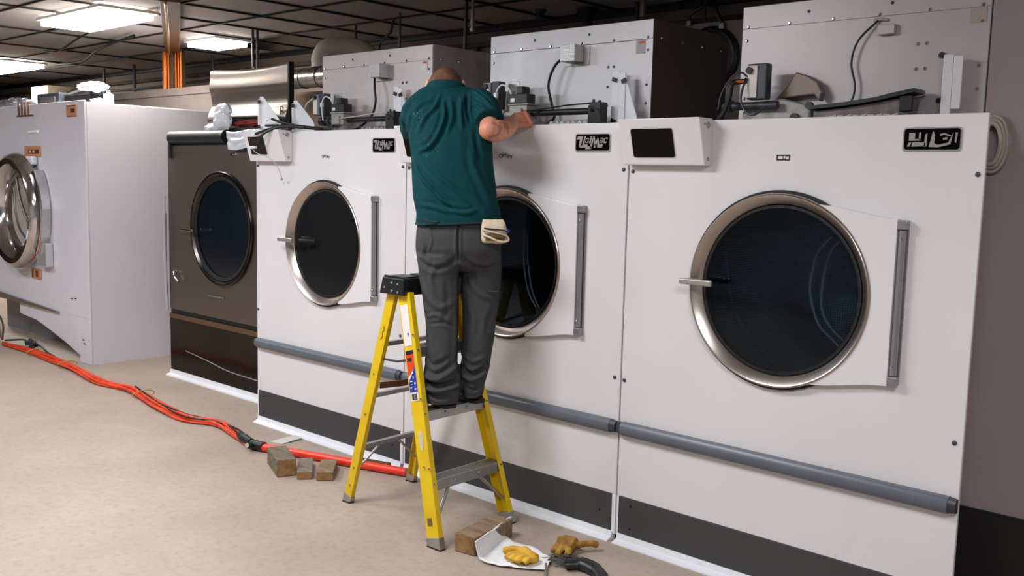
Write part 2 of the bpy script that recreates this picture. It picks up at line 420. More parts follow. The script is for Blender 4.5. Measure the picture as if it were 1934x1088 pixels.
# ------------------------------------------------------------------ white dryers
H = 1.966
def logo(bm, x0, x1, z0, z1, ya, yb):
    """lettering of the nameplate, drawn in a 1330 x 640 box (photo pixels of the badge)"""
    sx = (x1-x0)/1330; sz = (z1-z0)/640
    def S(pts, w=None):
        prism(bm, [(x0+p[0]*sx, z1-p[1]*sz) for p in pts], ya, yb)
    o = lambda *p: S([(a-220, b-190) for a, b in p])
    # U : overhanging serif, heavy slanted stem, foot and thin right stem running into the stepped underline
    o((300, 262), (520, 262), (500, 330), (430, 640), (350, 690), (345, 640), (395, 390), (265, 390))
    o((350, 640), (480, 630), (570, 590), (715, 590), (690, 660), (850, 670), (845, 780), (610, 785), (640, 712), (380, 712), (350, 690))
    o((580, 262), (632, 262), (550, 600), (480, 640))
    # n
    o((640, 330), (668, 330), (625, 545), (585, 545)); o((640, 330), (765, 330), (756, 375), (632, 375)); o((725, 350), (765, 330), (722, 540), (680, 540)); o((600, 500), (722, 500), (714, 545), (590, 545))
    # i
    o((815, 275), (885, 275), (875, 315), (805, 315)); o((800, 335), (868, 335), (825, 545), (760, 545))
    # M
    o((935, 262), (975, 262), (860, 700), (840, 780), (790, 700)); o((935, 300), (975, 262), (1030, 600), (1020, 715), (950, 715))
    o((1085, 340), (1125, 345), (1025, 715), (985, 640)); o((1090, 350), (1130, 345), (1165, 590), (1310, 590), (1280, 718), (1090, 718))
    # a
    o((1215, 330), (1330, 330), (1322, 365), (1200, 380)); o((1295, 340), (1330, 335), (1300, 545), (1262, 545)); o((1195, 420), (1310, 420), (1305, 450), (1180, 460)); o((1190, 425), (1222, 425), (1205, 545), (1168, 545)); o((1175, 510), (1300, 510), (1296, 548), (1170, 548))
    # c
    o((1385, 330), (1500, 330), (1470, 410), (1450, 400), (1462, 365), (1375, 375)); o((1350, 360), (1400, 335), (1375, 520), (1330, 510)); o((1332, 500), (1440, 490), (1470, 480), (1430, 548), (1345, 548))

def screw(bm, x, z, y=0., r=.008):
    tube(bm, [(x, y, z), (x, y-.004, z), (x, y-.007, z)], [r, r, r*.55], 10)

def dryer(k, x0, x1, dx, r, label):
    t = thing('tumble_dryer', label, 'tumble dryer', ((x0+x1)/2, .5, 0), 'white tumble dryers in a row')
    g = .004; zc = 1.271; xa, xb = x0+g, x1-g
    bx1 = min(x1-.03, 4.395)
    # casing behind the front
    bm = N()
    box(bm, x0+.03, x0+.045, .02, 1.45, .02, H-.04); box(bm, bx1-.015, bx1, .02, 1.45, .02, H-.04)
    box(bm, x0+.045, bx1-.015, 1.435, 1.45, .02, H-.04); box(bm, x0+.045, bx1-.015, .02, 1.435, H-.055, H-.04); box(bm, x0+.045, bx1-.015, .02, 1.435, .02, .035)
    mk('casing', bm, GALV, t)
    bm = N(); plate_hole(bm, xa, xb, .223, H, dx, zc, r-.02, 0, .018)
    fp = mk('front_panel', bm, WHITE, t, bevel=.003)
    bm = N(); box(bm, xa+.012, xb-.02, -.002, .018, .044, .2225); mk('kick_plate', bm, KICK, t, bevel=.002)
    bm = N(); box(bm, xa, xa+.012, -.001, .018, .03, .2225); box(bm, xb-.02, xb, -.001, .018, .03, .2225)
    # base tray: folded sheet with a lip on the floor
    prof = [(.018, .0425), (-.006, .0425), (-.012, .018), (-.045, .007), (-.045, 0.0), (.018, 0.0)]
    A = [bm.verts.new((xa+.01, y, z)) for y, z in prof]; B = [bm.verts.new((xb-.01, y, z)) for y, z in prof]
    bm.faces.new(A); bm.faces.new(B[::-1])
    for i in range(len(prof)): bm.faces.new((A[i], A[(i+1) % 6], B[(i+1) % 6], B[i]))
    mk('base_tray', bm, WHITE2, t, bevel=.001)
    # bumper rail with caps
    bm = N(); zr = .555
    prof = [(0, -.03), (-.028, -.03), (-.040, -.018), (-.043, 0), (-.040, .018), (-.028, .03), (0, .03)]
    xl, xr = xa+.028, xb-.028
    A = [bm.verts.new((xl, y, zr+z)) for y, z in prof]; B = [bm.verts.new((xr, y, zr+z)) for y, z in prof]
    bm.faces.new(A); bm.faces.new(B[::-1])
    for i in range(len(prof)): bm.faces.new((A[i], A[(i+1) % 7], B[(i+1) % 7], B[i]))
    rl = mk('bumper_rail', bm, RAIL, t, smooth=True)
    for xx, s in ((xa+.001, 1), (xb-.001, -1)):
        bm = N(); p2 = [(0, -.028), (-.026, -.028), (-.037, -.017), (-.040, 0), (-.037, .017), (-.026, .028), (0, .028)]
        A = [bm.verts.new((xx+s*.0265, y, zr+z)) for y, z in p2]; B = [bm.verts.new((xx, y*.82, zr+z*.88)) for y, z in p2]
        bm.faces.new(A); bm.faces.new(B[::-1])
        for i in range(7): bm.faces.new((A[i], A[(i+1) % 7], B[(i+1) % 7], B[i]))
        mk('end_cap', bm, DGREY, rl, smooth=True)
    # door : gasket, steel ring (the door itself), glass, hinge plate, hinge, handle
    bm = N(); lathe(bm, [(r+.012, -.001), (r+.012, -.012), (r-.03, -.012), (r-.03, -.001)], dx, zc); mk('gasket', bm, BLACK, t, smooth=True)
    gd = .012; gr = r-.044
    bm = N(); lathe(bm, [(r-.002, -.0125), (r, -.028), (r-.003, -.035), (r-.008, -.038), (r-.013, -.036), (gr+.002, gd-.012), (gr-.003, gd-.006), (gr-.004, gd+.004), (gr+.018, gd+.004), (r-.024, -.0125)], dx, zc, 96)
    door = mk('door', bm, STEEL, t, smooth=True)
    bm = N(); lathe(bm, [(gr-.0045, gd-.010), (gr-.0045, gd+.002), (gr-.022, gd+.002), (gr-.016, gd-.010)], dx, zc, 96); mk('glass_seal', bm, BLACK, door, smooth=True)
    bm = N()
    rings = []
    for i in range(9):
        q = (gr-.0185)*(1-i/8); rings.append((max(q, .002), gd-.002-.014*math.cos(min(1, q/gr)*PI/2)))
    lathe(bm, rings, dx, zc, 72, closed=False); mk('door_glass', bm, DARKG if k == 0 else GLASS, door, smooth='all')
    # hinge side cover: from the ring to the vertical hinge, its edges waved
    pts = []
    a0 = math.radians(64)
    for i in range(25):
        a = a0-2*a0*i/24; pts.append((dx+(r-.003)*math.cos(a), zc+(r-.003)*math.sin(a)))
    top = []
    for i in range(9):
        s = i/8; e = .5-.5*math.cos(s*PI)
        top.append((dx+.158+.318*s, zc+.357-.045*(.35*s+.65*e)))
    bot = [(x, 2*zc-z) for x, z in top]
    poly = pts+[(x, z-.002) for x, z in bot]+[(x, z) for x, z in top[::-1]]
    bm = N(); prism(bm, poly, -.030, -.001); bmesh.ops.remove_doubles(bm, verts=bm.verts, dist=1e-5)
    mk('hinge_cover', bm, PANELW, door, bevel=.004)
    hx = dx+.482
    bm = N(); tube(bm, [(hx+.013, -.022, zc-.272), (hx+.013, -.022, zc+.272)], .013, 16); box(bm, hx+.0005, hx+.03, -.010, -.001, zc-.272, zc+.272); hg = mk('hinge', bm, HINGE, door, smooth=True)
    bm = N()
    for z0, z1 in ((.275, .31), (-.31, -.275)): box(bm, hx-.004, hx+.030, -.036, -.001, zc+z0, zc+z1)
    split('hinge_cap', bm, HINGE, door, bevel=.004)
    bm = N()
    for z in (-.24, .24): screw(bm, hx+.013, zc+z, -.035, .006)
    split('hinge_screw', bm, CHROME, door, smooth=True)
    bm = N(); hx0 = dx-r+.02
    box(bm, hx0-.045, hx0+.115, -.082, -.066, zc-.005, zc+.022); 
    h = mk('handle', bm, SILVER, door, bevel=.007, seg=3)
    # drum with perforated wall, ribs and back
    bm = N(); R2 = .52; rings = []
    uvl = bm.loops.layers.uv.new('uv')
    seg = 64; ys = [.14, .5, .9, 1.25]
    rg = [[bm.verts.new((dx+R2*math.cos(2*PI*q/seg), y, zc+R2*math.sin(2*PI*q/seg))) for q in range(seg)] for y in ys]
    for i in range(3):
        for q in range(seg):
            f = bm.faces.new((rg[i][q], rg[i][(q+1) % seg], rg[i+1][(q+1) % seg], rg[i+1][q]))
            for lp, (uu, vv) in zip(f.loops, ((q, ys[i]), (q+1, ys[i]), (q+1, ys[i+1]), (q, ys[i+1]))): lp[uvl].uv = (uu/seg*2*PI*R2, vv)
    fb = bm.faces.new(rg[3])
    for lp in fb.loops: lp[uvl].uv = (lp.vert.co.x, lp.vert.co.z)
    dr = mk('drum', bm, DRUMI, t, smooth=True)
    for a in (40, 130, 220, 310):
        bm = N(); ca, sa = math.cos(math.radians(a+k*13)), math.sin(math.radians(a+k*13))
        tube(bm, [(dx+(R2-.03)*ca, .2, zc+(R2-.03)*sa), (dx+(R2-.045)*ca, .7, zc+(R2-.045)*sa), (dx+(R2-.03)*ca, 1.2, zc+(R2-.03)*sa)], .030, 10); mk('rib', bm, GALV, dr, smooth=True)
    bm = N(); lathe(bm, [(r-.0205, .0185), (r-.0205, .13), (R2+.01, .13), (R2+.01, .14), (r-.012, .14), (r-.012, .0185)], dx, zc); mk('drum_mouth', bm, DGREY, t, smooth=True)
    # corner screws
    bm = N()
    for x, z in ((xa+.022, 1.745), (xb-.022, 1.752), (xa+.018, .78), (xb-.030, .785)): screw(bm, x, z, 0, .009)
    split('screw', bm, DSTEEL, t, smooth=True)
    bm = N()
    for x, z in ((xa+.08, .19), (xa+.08, .08), (xb-.09, .13)): screw(bm, x, z, -.002, .004)
    split('kick_plate_screw', bm, BLACK, t)
    return t

def nameplate(t, x0, x1, z0, z1, real=True):
    bm = N(); prism(bm, rrect(x0-.006, x1+.006, z0-.007, z1+.004, .012), -.004, -.0002); pl = mk('nameplate', bm, SILVER, t, bevel=.001)
    bm = N(); prism(bm, rrect(x0, x1, z0, z1, .010), -.006, -.0042); mk('plate_face', bm, BLACKG, pl)
    bm = N()
    if real: logo(bm, x0, x1, z0, z1, -.0075, -.0062)
    else:
        w = x1-x0; h = z1-z0
        P = lambda pts: prism(bm, [(x0+a*w, z1-b*h) for a, b in pts], -.0075, -.0062)
        P([(.09, .20), (.20, .20), (.20, .50), (.09, .50)]); P([(.09, .50), (.30, .50), (.30, .58), (.09, .58)]); P([(.27, .18), (.31, .18), (.30, .55), (.27, .55)])
        P([(.06, .86), (.09, .66), (.14, .66), (.11, .86)]); P([(.16, .66), (.40, .66), (.40, .84), (.14, .86)]); P([(.38, .30), (.42, .22), (.42, .86), (.37, .86)])
        P([(.52, .10), (.56, .30), (.55, .70), (.62, .78), (.80, .68), (.84, .42), (.88, .20), (.84, .76), (.62, .90), (.46, .88)])
        P([(.64, .28), (.72, .22), (.86, .36), (.80, .38), (.72, .30), (.66, .36)]); P([(.70, .46), (.78, .42), (.78, .52), (.71, .56)]); P([(.92, .20), (.96, .20), (.94, .70), (.91, .66)])
    mk('letters', bm, SILVER, pl)
def small_label(t, x0, x1, z0, z1, text):
    bm = N(); box(bm, x0, x1, -.0012, -.0001, z0, z1); lb = mk('label', bm, WPLAS if text else INK, t)
    if text:
        mk('print', text_bm(text, (z1-z0)*.98, (x0+x1)/2-.003, (z0+z1)/2+.001, -.002, -.0013, sx=.92, bold=.0006), INK, lb)
    else:
        bm = N(); box(bm, x0+.006, x0+.026, -.002, -.0013, z0+.006, z1-.006); box(bm, x0+.030, x0+.038, -.002, -.0013, z0+.008, z1-.005); box(bm, x0+.041, x1-.005, -.002, -.0013, z0+.005, z1-.007); mk('print', bm, STW, lb)

D1 = dryer(0, 0.0, 1.512, .766, .382, 'left white dryer with a plain black door window and an open wired control box')
D2 = dryer(1, 1.512, 3.035, 2.293, .382, 'middle white dryer the worker leans over, perforated drum seen through its door')
D3 = dryer(2, 3.035, 4.555, 3.797, .396, 'right white dryer, nearest the camera, beside the mauve wall')
nameplate(D1, 1.224, 1.412, 1.837, 1.910); nameplate(D2, 2.729, 2.925, 1.839, 1.914); nameplate(D3, 4.267, 4.462, 1.839, 1.914, False)
small_label(D1, .728, .814, 1.793, 1.818, 'OPTIdry'); small_label(D2, 2.228, 2.322, 1.796, 1.825, 'OPTIdry'); small_label(D3, 3.762, 3.820, 1.797, 1.820, '')
bm = N(); box(bm, .905, 1.035, .0245, .0262, 1.36, 1.55); mk('notice_behind_glass', bm, mat('dark_notice', (.17, .18, .185), .4), [c for c in D1.children if c.name.startswith('door')][0])
# dark reflection of the handle in the first window, modelled as a black tube
for t, x in ((D1, .575), ):
    bm = N(); tube(bm, [(x, -.058, 1.283), (x+.10, -.050, 1.286), (x+.115, -.03, 1.286)], .010, 10); mk('handle_reflection', bm, BLACK, [c for c in t.children if c.name.startswith('door')][0], smooth=True)

# ---- control boxes (wedge on the left shoulder of each front)
def control_box(t, x0, x1, mode):
    zt, zb = 1.972, 1.773
    yt, yb, yk = -.112, -.052, -.0005
    def wedge(bm, xa, xb):
        P = [(yt, zt), (yb, zb), (yk, zb), (yk, zt)]
        A = [bm.verts.new((xa, y, z)) for y, z in P]; B = [bm.verts.new((xb, y, z)) for y, z in P]
        bm.faces.new(A); bm.faces.new(B[::-1])
        for i in range(4): bm.faces.new((A[i], A[(i+1) % 4], B[(i+1) % 4], B[i]))
    bm = N(); wedge(bm, x0, x1)
    cb = mk('control_box', bm, PANELW, t, bevel=.005)
    # parts on the sloped face
    nrm = Vector((0, -(zt-zb), -(yb-yt))).normalized() if False else Vector((0, -(zt-zb), (yt-yb)*-1*-1)).normalized()
    up = Vector((0, yt-yb, zt-zb)).normalized(); nrm = Vector((0, -up.z, up.y)); o0 = Vector((0, yb, zb))
    def face(poly, d0, d1, name, m, par):
        bm = N(); A = []; B = []
        for x, s in poly:
            p = Vector((x, 0, 0))+o0+up*s
            A.append(bm.verts.new(p+nrm*d0)); B.append(bm.verts.new(p+nrm*d1))
        bm.faces.new(A); bm.faces.new(B[::-1]); n = len(A)
        for i in range(n): bm.faces.new((A[i], A[(i+1) % n], B[(i+1) % n], B[i]))
        return mk(name, bm, m, par)
    if mode == 'screen':
        sb = face(rrect(x0+.065, x0+.277, .037, .163, .008), .0005, .006, 'touch_screen', BLACKG, cb)
    elif mode == 'open':
        face(rrect(x0+.045, x0+.225, .047, .163, .004), .0005, .002, 'opening', BLACK, cb)
    bm = N(); tube(bm, [(x1+.0005, -.04, 1.942), (x1+.003, -.04, 1.942)], .014, 16); tube(bm, [(x1+.0005, -.068, 1.945), (x1+.003, -.068, 1.945)], .006, 10); tube(bm, [(x1+.0005, -.03, 1.80), (x1+.003, -.03, 1.80)], .008, 12)
    split('knockout', bm, mat('knockout_grey', (.60, .58, .57), .4), cb, smooth=True)
    return cb
cb1 = control_box(D1, .012, .418, 'open'); cb2 = control_box(D2, 1.528, 1.935, 'screen'); cb3 = control_box(D3, 3.045, 3.462, 'screen')

# ---- upright white brackets left without their control box
def bracket(t, x0, x1, y, zt, zb=1.968):
    bm = N()
    prism(bm, [(x0, zb), (x1, zb), (x1, zb+.05), (x1-.015, zb+.075), (x0+.05, zt-.01), (x0+.035, zt), (x0, zt)], y, y+.004)
    box(bm, x0-.0, x0+.018, y-.016, y, zb, zt-.02)
    b = mk('triangular_bracket', bm, WHITE2, t, bevel=.001)
    bm = N()
    for z in (zt-.035, zb+.035): box(bm, x0+.006, x0+.032, y-.020, y-.0165, z-.011, z+.011)
    split('velcro_patch', bm, BLACK, b)
bracket(D1, -.0+.004, .245, .03, 2.20); bracket(D1, .172, .40, .18, 2.18)

# ---- heater boxes with burner gear
def heater(t, x0, x1, yf, yb, zt, m1, m2, bx, style=0):
    zs = 2.404; zb = H-.03
    bm = N(); box(bm, x0, x1, yf, yb, zb, zt); hb = mk('heater_box', bm, m1, t, bevel=.004)
    bm = N(); box(bm, x0+.001, x1-.001, yf-.004, yf-.0003, zs, zt-.003); mk('access_cover', bm, m2, hb, bevel=.001)
    bm = N(); box(bm, x0+.001, x1-.001, yf-.003, yf-.0003, zb+.002, zs-.003); mk('front_sheet', bm, m2, hb)
    bm = N(); w = x1-x0
    for i in range(6): tube(bm, [(x0+.03+(w-.06)*i/5, yf-.004, zs+.008), (x0+.03+(w-.06)*i/5, yf-.010, zs+.008)], [.008, .004], 8)
    for z in (2.35, 2.18, 2.09): 
        for x in (x0+.025, x1-.03): tube(bm, [(x, yf-.004, z), (x, yf-.010, z)], [.008, .004], 8)
    for z in (2.28, 2.18, 2.085):
        for dx in (0, .035): tube(bm, [(x1-.27+dx, yf-.004, z), (x1-.27+dx, yf-.010, z)], [.008, .004], 8)
    for i in range(4):
        y = yf+.07+i*(yb-yf-.14)/3; tube(bm, [(x1, y, zs+.01), (x1+.006, y, zs+.01)], [.008, .004], 8)
    split('screw', bm, CHROME, hb, smooth=True)
    bm = N()
    for x in (x0+w*.30, x0+w*.64): tube(bm, [(x, yf-.0045, zs+.05), (x, yf-.006, zs+.05)], .007, 10)
    split('bolt_hole', bm, BLACK, hb)
    # inspection sticker
    if style < 2:
        sx = x1-.10; bm = N(); box(bm, sx, sx+.055, yf-.0052, yf-.0042, 2.335, 2.398); st = mk('sticker', bm, STW if style == 0 else mat('sticker_grey', (.66, .65, .64), .5), hb)
        bm = N(); box(bm, sx+.018, sx+.052, yf-.0062, yf-.0053, 2.384, 2.396); mk('sticker_band', bm, STR, st)
    else:
        sx = x1-.075; bm = N(); box(bm, sx, sx+.06, yf-.0052, yf-.0042, 2.345, 2.40); mk('sticker', bm, mat('faded_sticker', (.66, .61, .57), .6), hb)
    # perforated junction box with conduit
    jx = bx+.61
    if style < 2:
        bm = N(); box(bm, jx, jx+.098, yf-.085, yf-.0045, 2.315, 2.400); jb = mk('junction_box', bm, PERF, hb, bevel=.002)
        bm = N(); box(bm, jx-.02, jx+.135, yf-.0085, yf-.0045, 2.300, 2.312); box(bm, jx+.10, jx+.138, yf-.0085, yf-.0045, 2.312, 2.392); mk('mounting_plate', bm, ALU, hb)
        p = smooth_path([(jx+.0, yf-.05, 2.345), (jx-.05, yf-.07, 2.29), (jx-.085, yf-.07, 2.20), (jx-.075, yf-.05, 2.10), (jx-.055, yf-.05, 2.03), (jx-.10, yf-.08, 1.985)], 8)
        if style == 0: p = smooth_path([(jx+.01, yf-.05, 2.32), (jx+.035, yf-.07, 2.25), (jx+.045, yf-.07, 2.16), (jx+.0, yf-.07, 2.07), (jx-.09, yf-.10, 2.0), (jx-.20, yf-.12, 1.975)], 8)
        bm = N(); tube(bm, p, .0075, 8); mk('conduit', bm, BLACK, hb, smooth=True)
    else:
        bm = N(); tube(bm, smooth_path([(3.975, yf-.012, 2.39), (3.90, yf-.03, 2.31), (3.875, yf-.03, 2.22), (3.895, yf-.03, 2.13), (3.89, yf-.03, 2.07), (3.86, yf-.04, 2.02)], 8), .0045, 8); mk('conduit', bm, BLACK, hb, smooth=True)
        bm = N(); box(bm, 3.975, 4.045, yf-.03, yf-.0045, 2.325, 2.365); tube(bm, [(3.95, yf-.006, 2.388), (3.985, yf-.014, 2.39), (4.01, yf-.006, 2.385)], .007, 8); mk('junction_box', bm, m1, hb, bevel=.006)
    # ignition controller
    cx = bx+.145; cz = 2.085
    if style < 2:
        bm = N(); box(bm, cx, cx+.058, .25, .30, cz, cz+.135); ig = mk('ignition_control', bm, DBLUE, t, bevel=.004)
        bm = N(); box(bm, cx+.060, cx+.115, .255, .31, cz-.005, cz+.14); mk('controller_heatsink', bm, DGREY, ig, bevel=.005)
        bm = N(); box(bm, cx+.005, cx+.048, .246, .2495, cz+.006, cz+.10); mk('controller_label', bm, STW, ig)
        bm = N(); tube(bm, [(cx+.025, .249, cz+.115), (cx+.025, .235, cz+.115)], .014, 12); mk('plug', bm, BLACK, ig, smooth=True)
        bm = N(); box(bm, cx+.115, cx+.20, .33, .335, 1.95, cz+.14); box(bm, cx-.01, cx+.12, .312, .335, 1.95, cz+.09); mk('controller_bracket', bm, ALU, t, bevel=.002)
        bm = N(); tube(bm, smooth_path([(cx+.02, .24, cz+.11), (cx-.03, .22, cz+.07), (cx-.05, .21, cz), (cx-.02, .21, cz-.06), (cx+.04, .20, cz-.10)], 7), .006, 8); mk('controller_cable', bm, BLACK if style else CABLEW, t, smooth=True)
    # gas valve on the burner pipe
    vx = bx+.345
    if style < 2:
        bm = N(); box(bm, vx+.01, vx+.135, .24, .33, 2.018, 2.088); box(bm, vx-.0, vx+.145, .235, .335, 2.088, 2.098); box(bm, vx+.035, vx+.105, .228, .24, 2.02, 2.075)
        gv = mk('gas_valve', bm, LGREY, t, bevel=.004)
        bm = N(); box(bm, vx+.0, vx+.125, .25, .32, 2.0985, 2.150); box(bm, vx+.045, vx+.09, .255, .315, 2.150, 2.190); mk('solenoid', bm, BLACKP, gv, bevel=.003)
        bm = N(); box(bm, vx+.01, vx+.040, .2475, .2498, 2.108, 2.128); mk('solenoid_label', bm, STW, gv)
        bm = N(); tube(bm, smooth_path([(vx+.005, .26, 2.15), (vx-.01, .25, 2.185), (vx-.05, .24, 2.20), (vx-.085, .24, 2.17), (vx-.09, .24, 2.12), (vx-.09, .25, 2.05)], 7), .0045, 8); box(bm, vx-.10, vx-.08, .232, .248, 2.135, 2.16); mk('valve_lead', bm, WPLAS, gv, smooth=True)
        bm = N(); tube(bm, [(vx-.13, .285, 2.045), (vx-.07, .285, 2.045), (vx+.01, .285, 2.045)], .016, 14); tube(bm, [(vx-.155, .285, 2.045), (vx-.12, .285, 2.045)], .030, 14); tube(bm, [(vx-.08, .285, 2.045), (vx-.055, .285, 2.045)], .026, 14); mk('gas_elbow', bm, DGREY if style == 0 else LGREY, gv, smooth=True)
        bm = N(); tube(bm, [(vx+.136, .285, 2.048), (vx+.535, .285, 2.048)], .017, 14); mk('burner_pipe', bm, BLACKP, t, smooth=True)
        bm = N(); px = vx+.537; box(bm, px, px+.07, .26, .32, 1.95, 2.09); prism(bm, [(px, 1.95), (px+.09, 1.95), (px+.07, 2.05), (px, 2.075)], .25, .2595); tube(bm, [(px+.012, .28, 2.09), (px+.012, .28, 2.105)], .008, 8); tube(bm, [(px+.05, .28, 2.09), (px+.05, .28, 2.10)], .008, 8)
        pb = mk('pipe_bracket', bm, BLACKP, t, bevel=.003)
        bm = N(); tube(bm, [(px+.028, .249, 2.05), (px+.028, .243, 2.05)], .010, 12); mk('bolt', bm, CHROME, pb, smooth=True)
        # scalloped burner tray
        bm = N(); bx0 = vx+.24
        for i in range(4):
            a = bx0+i*.075; prism(bm, [(a, 1.90), (a+.07, 1.90), (a+.07, 1.99), (a+.058, 2.006), (a+.048, 1.996), (a+.035, 1.99), (a+.022, 1.996), (a+.012, 2.006), (a, 1.99)], .30, .375)
        mk('burner_tray', bm, ALU, t)
        bm = N(); tube(bm, smooth_path([(vx+.53, .27, 2.085), (vx+.40, .262, 2.08), (vx+.25, .262, 2.068), (vx+.12, .226, 2.055)], 6), .004, 8); mk('sensor_lead', bm, BLACK if style else CABLEW, t, smooth=True)
    return hb
heater(D1, .156, 1.255, .43, 1.02, 2.497, GALV, GALV, .156-.01, 0)
heater(D2, 1.742, 2.850, .43, 1.15, 2.501, BOXD, GALVB, 1.712, 1)
heater(D3, 3.340, 4.405, .43, 1.15, 2.504, GALV3, GALV3, 3.31, 2)
# white sheet brackets with velcro on dryers 1 and 2 (loose control-box cheeks)
def cheek(t, x):
    bm = N(); box(bm, x, x+.048, .36, .366, 1.968, 2.25); box(bm, x+.060, x+.098, .34, .346, 1.968, 2.235)
    A = [(x+.098, 1.968), (x+.17, 1.968), (x+.17, 2.02), (x+.105, 2.19), (x+.098, 2.235)]
    prism(bm, A, .346, .350)
    b = mk('white_cheek_plate', bm, WHITE2, t, bevel=.002)
    bm = N()
    for dx, y, z in ((.006, .352, 2.205), (.078, .332, 2.195), (.006, .352, 2.0), (.078, .332, 1.99)):
        vs = box(bm, x+dx, x+dx+.03, y, y+.004, z-.010, z+.010)
        bmesh.ops.rotate(bm, verts=vs, cent=(x+dx+.015, y, z), matrix=Matrix.Rotation(.35 if dx < .05 else -.3, 3, 'Y'))
    split('velcro_patch', bm, BLACK, b)
cheek(D1, .975); cheek(D2, 2.655)
# dryer 3 : its own burner gear, wrapped shapes
bm = N(); box(bm, 3.462, 3.555, .27, .32, 2.07, 2.225); ig = mk('ignition_control', bm, DGREY, D3, bevel=.005)
bm = N(); box(bm, 3.468, 3.512, .264, .2695, 2.078, 2.215); mk('controller_label', bm, STW, ig)
bm = N(); tube(bm, [(3.478, .2635, 2.195), (3.478, .25, 2.195)], .015, 12); mk('plug', bm, BLACK, ig, smooth=True)
bm = N(); tube(bm, smooth_path([(3.46, .29, 2.155), (3.43, .27, 2.15), (3.40, .25, 2.14), (3.395, .24, 2.08), (3.385, .22, 2.02), (3.365, .20, 1.98)], 7), .012, 10); mk('controller_cable', bm, BLACK, D3, smooth=True)
bm = N(); tube(bm, smooth_path([(3.47, .262, 2.16), (3.46, .24, 2.12), (3.465, .22, 2.06), (3.50, .21, 2.01), (3.54, .21, 2.0), (3.57, .23, 2.03)], 7), .005, 8); tube(bm, smooth_path([(3.46, .28, 2.17), (3.43, .27, 2.19), (3.39, .26, 2.17), (3.35, .25, 2.10), (3.335, .25, 2.03)], 7), .004, 8); split('thin_lead', bm, DGREY, D3, smooth=True)
bm = N(); tube(bm, [(3.455, .26, 2.148), (3.415, .255, 2.150)], .006, 8); mk('orange_wire', bm, COPPER, D3, smooth=True)
bm = N(); tube(bm, [(3.33, .30, 2.045), (3.36, .30, 2.047), (3.38, .30, 2.045)], [.012, .030, .026], 14); tube(bm, [(3.38, .30, 2.045), (3.60, .30, 2.045)], .018, 14); mk('gas_elbow', bm, DGREY, D3, smooth=True)
bm = N(); prism(bm, [(3.41, 1.94), (3.72, 1.94), (3.745, 2.02), (3.72, 2.045), (3.60, 2.075), (3.45, 2.062), (3.41, 2.02)], .33, .42); mk('gas_valve', bm, LGREY, D3, bevel=.012, seg=3)
bm = N()
A = [(3.55, 2.075), (3.66, 2.085), (3.73, 2.09), (3.755, 2.06), (3.765, 2.10), (3.74, 2.145), (3.69, 2.175), (3.64, 2.19), (3.61, 2.14)]
prism(bm, A, .37, .415); mk('flue_shroud', bm, mat('shroud_brown', (.50, .44, .41), .45, .4), D3, bevel=.006)
bm = N(); tube(bm, [(3.735, .31, 2.04), (3.735, .335, 2.04)], .016, 12); tube(bm, [(3.67, .315, 1.99), (3.67, .335, 1.99)], .020, 12); split('knob', bm, BLACKP, D3, smooth=True)
bm = N(); R_ = [(3.755, 2.035), (3.90, 2.045), (4.03, 2.06), (4.10, 2.075), (4.185, 2.09), (4.19, 2.075), (4.10, 2.058), (4.03, 2.045), (3.90, 2.03), (3.755, 2.02)]
prism(bm, R_, .28, .40); mk('tray_lid', bm, BLACKP, D3)
bm = N(); prism(bm, [(3.76, 1.93), (4.15, 1.93), (4.17, 2.055), (4.10, 2.052), (3.90, 2.026), (3.76, 2.015)], .31, .40); mk('burner_tray', bm, mat('tray_grey', (.42, .39, .38), .4, .6, var=.3, vscale=25), D3, bevel=.002)
bm = N()
for i in range(9):
    a = 3.84+i*.032; tube(bm, [(a, .30, 1.985+.004*(i % 2)), (a+.028, .30, 1.992-.005*(i % 2))], .006, 6)
mk('burner_wires', bm, CABLEW, D3)
bm = N(); box(bm, 4.125, 4.178, .29, .3095, 2.0, 2.065); mk('tray_corner', bm, BLACK, D3, bevel=.006)
bm = N(); box(bm, 4.262, 4.300, .36, .375, 1.975, 2.222); vs = box(bm, 4.300, 4.335, .362, .372, 2.01, 2.215); 
b = mk('white_cheek_plate', bm, PANELW, D3, bevel=.004)
bm = N(); tube(bm, [(4.235, .425, 2.228), (4.235, .415, 2.228)], .012, 10); tube(bm, [(4.235, .425, 2.05), (4.235, .415, 2.05)], .010, 10); split('grommet', bm, BLACK, D3, smooth=True)

# fins seen through the middle window
DRUM2 = [c for c in D2.children if c.name.startswith('drum') and not c.name.startswith('drum_mouth')][0]
for pts in ([(2.10, .35, 1.42), (2.101, .35, 1.36), (2.106, .35, 1.228), (2.142, .35, 1.084), (2.20, .35, 1.0)], [(2.126, .35, 1.42), (2.125, .35, 1.361), (2.137, .35, 1.23), (2.173, .35, 1.087), (2.23, .35, .99)]):
    bm = N(); tube(bm, smooth_path(pts, 7), .006, 8); mk('fin', bm, GALV, DRUM2, smooth=True)
